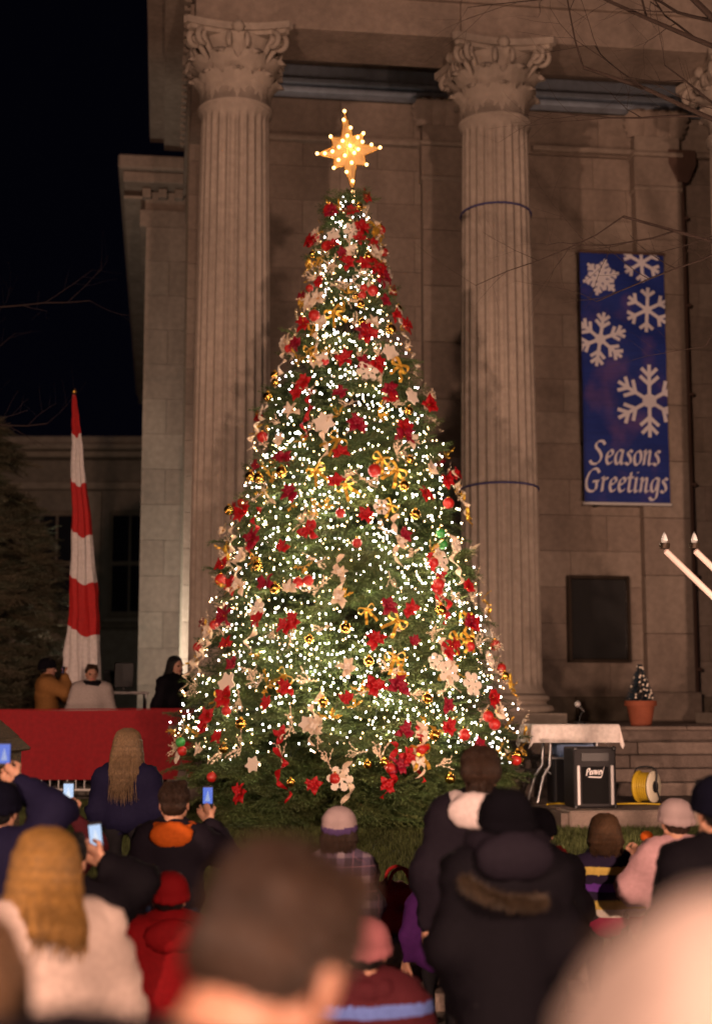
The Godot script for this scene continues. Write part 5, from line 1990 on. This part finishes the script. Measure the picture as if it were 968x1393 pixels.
func person(d: Dictionary) -> Node3D:
	var h: float = d.h
	var hh: float = d.get("head", h / 7.0)
	var sw: float = d.get("sw", h * 0.115)
	var bulk: float = d.get("bulk", 0.02)
	var cell: float = d.get("cell", 0.022)
	var sit: float = d.get("sit", 0.0)
	var t := thing("person", d.label, "person", d.at, d.get("yaw", 0.0), "crowd watching the tree")
	var tilt: Vector3 = d.get("look", Vector3.ZERO)
	var hb := Basis.from_euler(tilt)
	var neck: Vector3 = d.neck if d.has("neck") else Vector3(0, h - hh * 1.13, 0.0) + d.get("lean", Vector3.ZERO)
	var hc: Vector3 = neck + hb * Vector3(0, hh * 0.63, -hh * 0.06)
	var chest: Vector3 = d.chest if d.has("chest") else Vector3(0, h - hh * 1.42, 0) + d.get("lean", Vector3.ZERO) * 0.7
	var pelvis := Vector3(0, h * 0.52, 0)
	var hw := sw * 0.55
	var arm_l := (h - hh) * 0.215
	var skin: Material = M[d.get("skin", "skin_fair")]
	var mats := {0: skin, 1: M[d.get("legs", "trousers_dark")], 2: M.shoe, 3: M[d.coat], 4: M.eye, 5: M.lip}
	var legs := []
	var body := [cap(pelvis, chest, sw * 0.62, sw * 0.66, 3, Vector3(1.25, 1, 0.8)), cap(chest + Vector3(-sw * 0.8, 0.02, 0), chest + Vector3(sw * 0.8, 0.02, 0), hh * 0.24, hh * 0.24, 3), cap(chest, neck + Vector3(0, hh * 0.1, 0), hh * 0.26, hh * 0.25)]
	for s in [-1, 1]:
		var hip := pelvis + Vector3(s * hw, -0.03, 0)
		var ankle := Vector3(s * hw * 1.15, h * 0.05, 0.02)
		var knee := Vector3(s * hw * 1.1, h * 0.285, -0.02)
		body.append(cap(hip, knee, h * 0.058, h * 0.042, 1))
		body.append(cap(knee, ankle, h * 0.041, h * 0.028, 1))
		body.append(cap(ankle + Vector3(0, -h * 0.018, 0.015), ankle + Vector3(s * 0.015, -h * 0.026, -h * 0.085), h * 0.026, h * 0.023, 2))
	var coat := []
	var hem: float = d.get("hem", 0.46) * h
	var ct := sw * 0.66 + bulk
	coat.append(cap(Vector3(0, hem + ct * 0.8, 0), chest + Vector3(0, -hh * 0.15, 0), ct * d.get("flare", 1.0), ct * 0.98, 0, Vector3(1.28, 1, 0.92)))
	coat.append(cap(chest + Vector3(-sw * 0.82, 0, 0), chest + Vector3(sw * 0.82, 0, 0), hh * 0.27 + bulk * 0.9, hh * 0.27 + bulk * 0.9, 0))
	coat.append(cap(chest, chest.lerp(neck, d.get("collar_rise", 1.0)), hh * 0.34 + bulk, hh * 0.30 + bulk * 0.4, 0))
	var arms: Array = d.get("arms", [null, null])
	var holds := {}
	for i in 2:
		var s := -1 if i == 0 else 1
		var sh: Vector3 = chest + Vector3(s * sw, -hh * 0.02, 0)
		var hand: Vector3 = arms[i] if arms[i] != null else Vector3(s * (sw * 1.28 + bulk), chest.y - arm_l * 1.95, -0.05)
		var to: Vector3 = hand - sh
		if to.length() > arm_l * 1.97:
			hand = sh + to.normalized() * arm_l * 1.97
		var elbow := limb_mid(sh, hand, arm_l, Vector3(s * 0.5, -0.8, 0.3))
		body.append(cap(sh, elbow, h * 0.030, h * 0.024, 3))
		body.append(cap(elbow, hand, h * 0.024, h * 0.016, 0))
		coat.append(cap(sh, elbow, h * 0.040 + bulk * 0.9, h * 0.034 + bulk * 0.7, 0))
		coat.append(cap(elbow, elbow.lerp(hand, 0.90), h * 0.034 + bulk * 0.7, h * 0.027 + bulk * 0.35, 0))
		var fore := (hand - elbow).normalized()
		holds[i] = [hand, fore, arms[i] != null]
	var b := ArrayMesh.new()
	add_field(b, field(body, cell, 0.05), mats)
	add_field(b, head_shape, mats, Transform3D(hb.scaled(Vector3.ONE * hh), hc))
	for i in 2:
		var fore: Vector3 = holds[i][1]
		var up := -fore
		var palm: Vector3 = (Vector3(1 if i == 0 else -1, 0, -0.25) if not holds[i][2] else Vector3(0, 0.2, -1.0))
		var zb := -(palm - up * palm.dot(up)).normalized()
		var hbasis := Basis(up.cross(zb), up, zb).scaled(Vector3.ONE * hh * 0.80)
		add_field(b, hand_grip if holds[i][2] else hand_relaxed, mats, Transform3D(hbasis, holds[i][0]), i == 0)
	part(t, "body", b, null)
	# coat, in bands where it is striped
	var cf := field(coat, cell, 0.05 + bulk * 0.5)
	folds(cf, d.get("folds", 0.026), Vector3(5, 7, 5), d.get("quilt", 0.0), 36.0)
	var cm := ArrayMesh.new()
	if d.has("bands"):
		var faces := {}
		for m in cf.f:
			var idx: PackedInt32Array = cf.f[m]
			for i in range(0, idx.size(), 3):
				var y: float = (cf.v[idx[i]].y + cf.v[idx[i + 1]].y + cf.v[idx[i + 2]].y) / 3.0
				var k := int(clampf((chest.y + 0.06 - y) / d.band_height, 0.0, d.bands.size() - 1.0))
				if not faces.has(k):
					faces[k] = PackedInt32Array()
				faces[k].append_array(idx.slice(i, i + 3))
		cf.f = faces
		var bm := {}
		for k in d.bands.size():
			bm[k] = M[d.bands[k]]
		add_field(cm, cf, bm)
	else:
		add_field(cm, cf, {0: M[d.coat]})
	part(t, d.get("coat_name", "coat"), cm, null)
	var head := Transform3D(hb.scaled(Vector3.ONE * hh), hc)
	if d.has("hair"):
		part(t, "hair", hair_mesh(d.hair, d.get("hair_length", 1.0), d.get("fine", false), (ct * 0.95 + 0.02) / hh), M[d.hair_colour], head)
	if d.has("hat"):
		var hm := ArrayMesh.new()
		add_field(hm, hat_field(d.hat), {0: M[d.hat_colour], 1: M[d.get("brim_colour", d.hat_colour)]})
		part(t, "hat", hm, null, head)
	if d.has("collar"):
		part(t, d.get("collar_name", "collar"), ring_mesh(neck, hh, d.get("collar_size", 1.0), d.get("collar_drop", 0.0)), M[d.collar])
	if d.has("hood"):
		part(t, "hood", hood_mesh(neck, hh * d.get("hood_size", 1.0), bulk, d.get("hood_rise", 0.0)), M[d.hood])
	return t

func ring_mesh(neck: Vector3, hh: float, size: float, drop: float) -> ArrayMesh:
	var p := []
	for i in 12:
		var a := TAU * i / 12.0
		var c := TAU * (i + 1) / 12.0
		var r := hh * 0.40 * size
		p.append(cap(neck + Vector3(sin(a) * r * 1.15, -drop * cos(a) * hh * 0.2 + hh * 0.02, cos(a) * r), neck + Vector3(sin(c) * r * 1.15, -drop * cos(c) * hh * 0.2 + hh * 0.02, cos(c) * r), hh * 0.17, hh * 0.17, 0, Vector3(1, 1.25, 1)))
	var fd := field(p, hh * 0.055, hh * 0.06)
	folds(fd, hh * 0.05, Vector3(12, 26, 12))
	var m := ArrayMesh.new()
	add_field(m, fd, {0: M.cloth_white})
	return bare(m)

func hood_mesh(neck_at: Vector3, hh: float, bulk: float, rise := 0.0) -> ArrayMesh:
	# a hood thrown back: a soft bag on the shoulder blades and a roll round the neck
	var neck := neck_at + Vector3(0, rise, 0)
	var p := [egg(neck + Vector3(0, -hh * 0.12, hh * 0.42 + bulk), Vector3(hh * 0.64, hh * 0.40, hh * 0.27))]
	for i in 8:
		var a := -1.9 + 3.8 * i / 8.0
		var c := -1.9 + 3.8 * (i + 1) / 8.0
		p.append(cap(neck + Vector3(sin(a) * hh * 0.52, hh * 0.06, cos(a) * hh * 0.44), neck + Vector3(sin(c) * hh * 0.52, hh * 0.06, cos(c) * hh * 0.44), hh * 0.17, hh * 0.17))
	p.append(carve(egg(neck + Vector3(0, hh * 0.28, hh * 0.28), Vector3(hh * 0.36, hh * 0.30, hh * 0.26))))
	var fd := field(p, hh * 0.06, hh * 0.12)
	folds(fd, hh * 0.06, Vector3(8, 14, 8))
	var m := ArrayMesh.new()
	add_field(m, fd, {0: M.cloth_white})
	return bare(m)

func bare(m: ArrayMesh) -> ArrayMesh:
	for i in m.get_surface_count():
		m.surface_set_material(i, null)
	return m

func hair_mesh(style: String, l: float, fine: bool, out := 0.6) -> ArrayMesh:
	# in head units, facing -z
	var p := [egg(Vector3(0, 0.20, 0.08), Vector3(0.375, 0.355, 0.435))]
	if style == "short":
		p.append(egg(Vector3(0, -0.05, 0.22), Vector3(0.32, 0.26, 0.28)))
		p.append(cap(Vector3(-0.22, 0.46, -0.15), Vector3(0.2, 0.48, -0.05), 0.10, 0.12))
		p.append(carve(egg(Vector3(0, -0.06, -0.42), Vector3(0.42, 0.36, 0.38))))
		for s in [-1, 1]:
			p.append(carve(egg(Vector3(s * 0.40, -0.12, 0.04), Vector3(0.14, 0.20, 0.13))))
	else:
		p.append(carve(egg(Vector3(0, -0.08, -0.46), Vector3(0.34, 0.40, 0.36))))
	if style == "long" or style == "bob":
		var r := RandomNumberGenerator.new()
		r.seed = 3
		for i in 21:
			var a := -2.05 + 4.1 * i / 20.0
			var back := cos(a)
			var top := Vector3(sin(a) * 0.33, 0.16, back * 0.36 + 0.08)
			var low := -0.35 - l * (0.75 + 0.25 * back) * r.randf_range(0.85, 1.08)
			var mid := Vector3(sin(a) * 0.40, -0.22, back * 0.36 + 0.13)
			var end := Vector3(sin(a) * (0.38 + r.randf_range(-0.06, 0.05)), low, back * 0.26 + 0.20)
			p.append(cap(top, mid, 0.10, 0.085))
			if style == "long":
				var rest := Vector3(sin(a) * 0.47, -0.70, maxf(back, 0.0) * out + 0.10)
				end = Vector3(sin(a) * (0.44 + r.randf_range(-0.10, 0.06)), minf(low, -0.8), maxf(back, 0.0) * out * 1.04 + 0.10)
				p.append(cap(mid, rest, 0.085, 0.075))
				p.append(cap(rest, end, 0.075, 0.03))
			else:
				p.append(cap(mid, end, 0.085, 0.045))
	elif style == "up":
		p.append(egg(Vector3(0.02, 0.04, 0.28), Vector3(0.43, 0.36, 0.34)))
		p.append(egg(Vector3(0.0, -0.24, 0.36), Vector3(0.20, 0.30, 0.16)))
		p.append(cap(Vector3(0.05, -0.3, 0.38), Vector3(-0.1, -0.62, 0.36), 0.14, 0.06))
	var fd := field(p, 0.030 if fine else 0.040, 0.05)
	for i in fd.v.size():
		var v: Vector3 = fd.v[i]
		var a := atan2(v.x, v.z)
		fd.v[i] = v + fd.n[i] * 0.030 * noise.get_noise_3d(a * 7.0, v.y * 0.9, 3.0 if fine else 0.0) + fd.n[i] * 0.014 * noise.get_noise_3d(a * 22.0, v.y * 1.8, 1.0)
	var m := ArrayMesh.new()
	add_field(m, fd, {0: M.cloth_white})
	if style == "short":
		var r := RandomNumberGenerator.new()
		r.seed = 9
		var st := begin()
		for i in 420:
			var a := r.randf_range(-PI, PI)
			var e := r.randf_range(-0.35, 1.45)
			if absf(a) > 1.9 and e < 0.75:
				continue
			var pts := []
			for k in 4:
				var q := e - k * 0.13
				var aa := a + r.randf_range(-0.06, 0.06) * k
				pts.append(Vector3(0, 0.20, 0.08) + Vector3(sin(aa) * cos(q) * 0.375, sin(q) * 0.355, cos(aa) * cos(q) * 0.435) * (1.025 + 0.025 * k * r.randf()))
			add_tube(st, pts, [0.006, 0.011, 0.010, 0.003], 4, false)
		st.generate_normals()
		st.index()
		st.commit(m)
	else:
		# loose locks over the mass of hair, of uneven length
		var r := RandomNumberGenerator.new()
		r.seed = 8
		var st := begin()
		for i in (340 if style != "up" else 160):
			var a := r.randf_range(-2.0, 2.0)
			var back := cos(a)
			var pts := [Vector3(sin(a) * 0.10, 0.555, 0.08 + back * 0.10), Vector3(sin(a) * 0.31, 0.42, 0.08 + back * 0.34), Vector3(sin(a) * 0.385, 0.18, 0.08 + back * 0.43), Vector3(sin(a) * 0.43, -0.20, back * 0.42 + 0.14)]
			if style == "long":
				pts.append(Vector3(sin(a) * 0.50, -0.66, maxf(back, 0.0) * (out + 0.06) + 0.10))
				pts.append(Vector3(sin(a + r.randf_range(-0.25, 0.25)) * 0.48, minf(-0.35 - l * (0.75 + 0.25 * back), -0.8) - r.randf_range(-0.05, 0.28), maxf(back, 0.0) * (out + 0.07) + 0.10 + r.randf_range(-0.03, 0.05)))
			elif style == "bob":
				pts.append(Vector3(sin(a + r.randf_range(-0.2, 0.2)) * 0.43, -0.35 - l * (0.75 + 0.25 * back) - r.randf_range(-0.05, 0.12), back * 0.30 + 0.22))
			else:
				pts[3] = Vector3(sin(a) * 0.22, -0.12 - r.randf() * 0.3, 0.45 + r.randf_range(0.0, 0.12))
			for k in pts.size():
				pts[k] += Vector3(r.randf_range(-1, 1), r.randf_range(-1, 1), r.randf_range(-0.4, 1)) * 0.022 * (k + 1) / 3.0
			add_tube(st, smooth_path(pts, 3), [0.008, 0.013, 0.015, 0.016, 0.016, 0.016, 0.015, 0.014, 0.013, 0.012, 0.011, 0.009, 0.008, 0.006, 0.005, 0.002], 4, false)
		st.generate_normals()
		st.index()
		st.commit(m)
	return bare(m)

func hat_field(style: String) -> Dictionary:
	var p := [egg(Vector3(0, 0.20, 0.08), Vector3(0.445, 0.425, 0.52))]
	if style == "slouch":
		p = [egg(Vector3(0, 0.20, 0.08), Vector3(0.445, 0.43, 0.52)), egg(Vector3(0, 0.34, 0.22), Vector3(0.34, 0.26, 0.34))]
	p.append(cut(Vector3(0, -1, -0.18).normalized(), -0.02))
	for i in 16:
		var a := TAU * i / 16.0
		var c := TAU * (i + 1) / 16.0
		p.append(cap(Vector3(sin(a) * 0.42, 0.07 - 0.075 * cos(a), 0.08 + cos(a) * 0.49), Vector3(sin(c) * 0.42, 0.07 - 0.075 * cos(c), 0.08 + cos(c) * 0.49), 0.055, 0.055, 1, Vector3(1, 1.5, 1)))
	if style == "pompom":
		p.append(egg(Vector3(0, 0.66, 0.06), Vector3(0.13, 0.13, 0.13), 0))
	var fd := field(p, 0.035, 0.03)
	for i in fd.v.size():
		var v: Vector3 = fd.v[i]
		var a := atan2(v.x, v.z - 0.06)
		var pom := 1.0 if v.y > 0.58 and style == "pompom" else 0.0
		fd.v[i] = v + fd.n[i] * (0.010 * sin(a * 13.0) * (1.0 - pom) + 0.05 * pom * noise.get_noise_3d(v.x * 30, v.y * 30, v.z * 30) + 0.02 * noise.get_noise_3d(v.x * 4, v.y * 6, v.z * 4))
	return fd

func fur_trim(t: Node3D, path: Array, size: float) -> void:
	var st := begin()
	st.set_smooth_group(-1)
	for i in 2600:
		var f := rng.randf() * (path.size() - 1.001)
		var k := int(f)
		var c: Vector3 = path[k].lerp(path[k + 1], f - k)
		var d := Vector3(rng.randf_range(-1, 1), rng.randf_range(-1, 0.8), rng.randf_range(-1, 1)).normalized()
		var e := c + d * size * rng.randf_range(0.7, 1.25) + Vector3(0, -size * 0.3, 0)
		var s := d.cross(Vector3(0.3, 0.5, 0.8)).normalized() * size * 0.06
		st.add_vertex(c - s); st.add_vertex(e); st.add_vertex(c + s)
	part(t, "fur_trim", done(st), M.fur).set_meta("kind", "stuff")

func phone(where: Vector3, turn: Basis, screen: Material, label: String) -> void:
	var t := thing("smartphone", label, "phone")
	t.transform = Transform3D(turn, where)
	part(t, "casing", box(0.058, 0.110, 0.011, 0.004), M.black_plastic)
	var face := QuadMesh.new()
	face.size = Vector2(0.050, 0.084)
	part(t, "screen", face, screen, at(0, 0.002, 0.0065))

# ---------------------------------------------------------------- the crowd

func crowd() -> void:
	# behind the red cloth
	person({"label": "person in a tan coat holding a camera up to the face", "at": Vector3(-4.42, LANDING, -21.2), "yaw": -1.3, "h": 1.74, "coat": "coat_tan", "bulk": 0.05, "hair": "short", "hair_colour": "hair_black", "hat": "beanie", "hat_colour": "knit_black", "skin": "skin_warm", "arms": [Vector3(-0.08, 1.52, -0.24), Vector3(0.10, 1.52, -0.24)], "cell": 0.03})
	phone(Vector3(-4.17, LANDING + 1.59, -21.13), Basis(Vector3.UP, 1.2 + PI), M.screen_blue, "small camera held to the face by the person in the tan coat")
	person({"label": "person in a pale coat and dark scarf facing the crowd beside the flag", "at": Vector3(-3.66, LANDING, -20.5), "yaw": PI + 0.3, "h": 1.64, "coat": "coat_pale", "bulk": 0.04, "hair": "short", "hair_colour": "hair_brown", "collar": "coat_black", "collar_name": "scarf", "skin": "skin_warm", "cell": 0.03})
	person({"label": "person with long black hair and black coat standing beside the lit tree", "at": Vector3(-2.50, LANDING, -20.45), "yaw": -PI * 0.72, "h": 1.76, "coat": "coat_black", "bulk": 0.035, "hair": "long", "hair_colour": "hair_black", "hair_length": 0.8, "skin": "skin_fair", "cell": 0.03})
	print("p1")
	# on the lawn and at its wall
	person({"label": "child with long loose blond hair and a navy jacket seen from behind", "at": Vector3(-1.455, LAWN, -9.5), "yaw": -0.1, "h": 1.135, "head": 0.215, "sw": 0.145, "coat": "coat_navy", "bulk": 0.028, "hem": 0.44, "legs": "trousers_dark", "hair": "long", "hair_colour": "hair_blond", "hair_length": 1.05, "fine": true})
	person({"label": "boy with short brown hair and an orange hood holding up a phone", "at": Vector3(-0.935, 0, -7.7), "yaw": 0.0, "h": 1.19, "head": 0.205, "sw": 0.135, "coat": "coat_charcoal", "bulk": 0.032, "hem": 0.44, "hair": "short", "hair_colour": "hair_brown", "hood": "coat_orange", "hood_size": 0.84, "arms": [null, Vector3(0.165, 0.985, -0.20)], "legs": "jeans"})
	phone(Vector3(-0.785, 1.115, -7.93), Basis(Vector3.UP, 0.05), M.screen_blue, "phone with a blue screen held up by the boy with the orange hood")
	person({"label": "small child in a red coat and red hat below the boy with the orange hood", "at": Vector3(-0.86, 0, -6.5), "yaw": 0.2, "h": 0.87, "head": 0.19, "sw": 0.13, "coat": "coat_red", "bulk": 0.05, "hair": "short", "hair_colour": "hair_black", "hat": "slouch", "hat_colour": "coat_red", "hood": "coat_red", "hem": 0.3, "lean": Vector3(0.06, -0.02, -0.06)})
	person({"label": "child in a purple brimmed knit hat and a plaid coat seen from behind", "at": Vector3(-0.085, 0, -7.6), "yaw": -0.1, "h": 1.06, "head": 0.195, "sw": 0.115, "coat": "plaid", "bulk": 0.025, "hem": 0.36, "hair": "bob", "hair_length": 0.1, "hair_colour": "hair_brown", "hat": "beanie", "hat_colour": "knit_white", "brim_colour": "knit_purple"})
	var bag := thing("red_bag", "red fabric bag with two handles standing on the lawn wall", "bag", Vector3(0.25, LAWN + 0.017, -8.45), 0.25)
	var bf := field([cap(Vector3(-0.08, 0.07, 0), Vector3(0.08, 0.07, 0), 0.068, 0.068), cap(Vector3(-0.09, 0.20, 0), Vector3(0.09, 0.19, 0), 0.045, 0.045), cap(Vector3(-0.08, 0.07, 0), Vector3(-0.09, 0.2, 0), 0.066, 0.044), cap(Vector3(0.08, 0.07, 0), Vector3(0.09, 0.19, 0), 0.066, 0.044), cut(Vector3(0, -1, 0), -0.002)], 0.014, 0.03)
	folds(bf, 0.02, Vector3(11, 11, 11))
	var bm := ArrayMesh.new()
	add_field(bm, bf, {0: M.cloth_red})
	bag.scale = Vector3.ONE * 1.2
	part(bag, "bag_body", bm, null)
	for s in [-1, 1]:
		part(bag, "handle", tube(smooth_path([Vector3(-0.07, 0.22, s * 0.03), Vector3(-0.05, 0.29, s * 0.04), Vector3(0.0, 0.31, s * 0.045), Vector3(0.04, 0.28, s * 0.04), Vector3(0.06, 0.22, s * 0.03)], 4), [0.009], 6), M.cloth_red)
	person({"label": "child in a purple jacket half hidden behind the person with the white hood", "at": Vector3(0.45, 0, -7.7), "yaw": 0.1, "h": 0.83, "head": 0.18, "sw": 0.12, "coat": "coat_purple", "bulk": 0.035, "hem": 0.3, "hair": "short", "hair_colour": "hair_brown"})
	person({"label": "person with brown pinned-up hair, a white hood and a charcoal jacket", "at": Vector3(0.535, 0, -6.8), "yaw": -0.15, "h": 1.395, "head": 0.22, "sw": 0.15, "coat": "coat_charcoal", "bulk": 0.035, "hem": 0.42, "hair": "up", "hair_colour": "hair_brown", "hood": "collar_white", "lean": Vector3(0.03, 0, -0.03)})
	var fur := person({"label": "person in a bulky black coat with a fur trimmed hood and black knit hat", "at": Vector3(0.50, 0, -5.0), "yaw": 0.12, "h": 1.29, "head": 0.205, "sw": 0.132, "coat": "coat_black", "bulk": 0.036, "hem": 0.30, "flare": 1.05, "quilt": 0.006, "arms": [Vector3(-0.13, 0.60, -0.11), Vector3(0.13, 0.60, -0.11)], "chest": Vector3(0, 1.03, 0), "hood_rise": 0.07, "hair": "short", "hair_colour": "hair_black", "hat": "slouch", "hat_colour": "knit_black", "hood": "coat_charcoal", "cell": 0.018})
	var fp := []
	for i in 9:
		var a := -1.35 + 2.3 * i / 8.0
		fp.append(Vector3(sin(a) * 0.135 - 0.03, 1.045 - 0.035 * cos(a) - 0.05 * i / 8.0, 0.07 + 0.14 * cos(a)))
	fur_trim(fur, fp, 0.038)
	person({"label": "child with black hat, black coat and red collar beside the fur trimmed coat", "at": Vector3(0.91, 0, -7.5), "yaw": 0.0, "h": 1.06, "head": 0.2, "sw": 0.14, "coat": "coat_black", "bulk": 0.035, "hair": "short", "hair_colour": "hair_black", "hat": "beanie", "hat_colour": "knit_black", "collar": "coat_red", "collar_size": 1.25, "collar_drop": 0.6})
	person({"label": "child with light brown hair in a sweater of purple, yellow, white and magenta stripes", "at": Vector3(1.325, 0, -8.0), "yaw": 0.05, "h": 1.01, "head": 0.195, "sw": 0.115, "coat": "stripe_purple", "coat_name": "sweater", "bulk": 0.020, "hem": 0.40, "hair": "bob", "hair_length": 0.12, "hair_colour": "hair_chestnut", "fine": true, "cell": 0.013, "band_height": 0.044, "bands": ["stripe_navy", "stripe_yellow", "stripe_navy", "stripe_purple", "stripe_navy", "stripe_yellow", "stripe_white", "stripe_magenta", "stripe_magenta", "stripe_magenta"]})
	person({"label": "child in a white knit hat and pale pink coat holding up an orange toy", "at": Vector3(1.62, 0, -7.6), "yaw": 0.2, "h": 1.10, "head": 0.195, "sw": 0.13, "coat": "coat_pink", "bulk": 0.04, "hair": "short", "hair_colour": "hair_brown", "hat": "beanie", "hat_colour": "knit_white", "arms": [Vector3(-0.13, 0.80, -0.22), null]})
	var ls := thing("toy_wand", "small orange toy wand held by the child in the white hat", "toy", Vector3(1.52, 0.86, -7.85))
	part(ls, "handle", tube([Vector3(0, -0.05, 0), Vector3(0, 0.03, 0)], [0.012], 8), M.coat_orange)
	var tip := SphereMesh.new()
	tip.radius = 0.034
	tip.height = 0.06
	part(ls, "tip", tip, M.coat_orange, at(0, 0.05, 0))
	person({"label": "person in a navy knit hat and black coat beside the child in pink", "at": Vector3(1.33, 0, -5.5), "yaw": 0.25, "h": 1.31, "head": 0.215, "sw": 0.15, "coat": "coat_black", "bulk": 0.04, "quilt": 0.006, "hair": "short", "hair_colour": "hair_black", "hat": "beanie", "hat_colour": "knit_navy"})
	print("p2")
	# nearer the street
	person({"label": "person with long golden hair, a grey knit scarf and a quilted cream jacket", "at": Vector3(-0.88, 0, -4.2), "yaw": 0.7, "h": 1.24, "head": 0.215, "sw": 0.175, "coat": "coat_cream", "bulk": 0.045, "quilt": 0.013, "hem": 0.40, "hair": "long", "hair_colour": "hair_gold", "hair_length": 0.42, "fine": true, "collar": "knit_grey", "collar_name": "scarf", "collar_size": 1.15, "collar_drop": 0.4, "look": Vector3(-0.05, -0.1, -0.1), "cell": 0.016})
	person({"label": "person in a navy knit hat and navy coat raising a phone high", "at": Vector3(-1.55, 0, -6.5), "yaw": -0.1, "h": 1.24, "head": 0.21, "sw": 0.16, "coat": "coat_navy", "bulk": 0.05, "hair": "short", "hair_colour": "hair_black", "hat": "beanie", "hat_colour": "knit_navy", "arms": [null, Vector3(0.045, 1.255, -0.12)], "cell": 0.018})
	phone(Vector3(-1.565, 1.375, -6.64), Basis(Vector3.UP, 0.15), M.screen_blue, "phone with a blue screen held highest by the person in the navy hat")
	person({"label": "person in a black coat holding a bright phone beside the golden haired person", "at": Vector3(-1.17, 0, -6.1), "yaw": -0.1, "h": 1.06, "head": 0.2, "sw": 0.17, "coat": "coat_black", "bulk": 0.045, "hem": 0.2, "hair": "short", "hair_colour": "hair_black", "arms": [null, Vector3(0.12, 0.955, -0.10)], "cell": 0.018})
	phone(Vector3(-1.08, 1.055, -6.23), Basis(Vector3.UP, 0.1) * Basis(Vector3.BACK, 0.12), M.screen_white, "phone with a bright white screen held by the person in the black coat")
	person({"label": "child in a dark maroon coat lifting a phone with one hand", "at": Vector3(-1.60, 0, -7.6), "yaw": -0.1, "h": 1.05, "head": 0.195, "sw": 0.14, "coat": "coat_maroon", "bulk": 0.035, "hair": "short", "hair_colour": "hair_brown", "arms": [null, Vector3(0.16, 1.025, -0.08)]})
	phone(Vector3(-1.485, 1.145, -7.73), Basis(Vector3.UP, 0.1), M.screen_white, "phone with a small white screen lifted by the child in maroon")
	person({"label": "toddler in a pink knit hat, blue collar and maroon jacket", "at": Vector3(0.03, 0, -5.0), "yaw": 0.1, "h": 0.875, "head": 0.185, "sw": 0.125, "coat": "coat_maroon", "bulk": 0.045, "hem": 0.3, "hair": "short", "hair_colour": "hair_black", "hat": "beanie", "hat_colour": "knit_pink", "collar": "coat_maroon", "collar_size": 1.2, "band_height": 0.04, "bands": ["coat_maroon", "collar_blue", "coat_maroon"], "cell": 0.014})
	person({"label": "blurred child with chestnut hair beside the quilted cream jacket", "at": Vector3(-0.50, 0, -1.9), "yaw": -0.3, "h": 1.33, "head": 0.21, "sw": 0.15, "coat": "coat_charcoal", "bulk": 0.03, "hair": "bob", "hair_length": 0.2, "hair_colour": "hair_chestnut", "fine": true, "cell": 0.016})
	person({"label": "blurred boy with short dark brown hair and black jacket bowing the head", "at": Vector3(-0.175, 0, -1.42), "yaw": -0.45, "h": 1.47, "head": 0.215, "sw": 0.19, "coat": "coat_black", "bulk": 0.03, "hair": "short", "hair_colour": "hair_brown", "fine": true, "skin": "skin_warm", "chest": Vector3(-0.06, 1.185, 0.04), "neck": Vector3(0.015, 1.225, -0.05), "collar_rise": 0.25, "look": Vector3(-0.62, 0.0, -0.15), "cell": 0.014})
	person({"label": "very blurred person in a pale peach knit hat beside the boy", "at": Vector3(0.212, 0, -0.80), "yaw": 0.1, "h": 1.46, "head": 0.24, "sw": 0.18, "coat": "coat_charcoal", "bulk": 0.02, "hair": "short", "hair_colour": "hair_brown", "hat": "slouch", "hat_colour": "knit_peach", "cell": 0.018})
	print("p3")
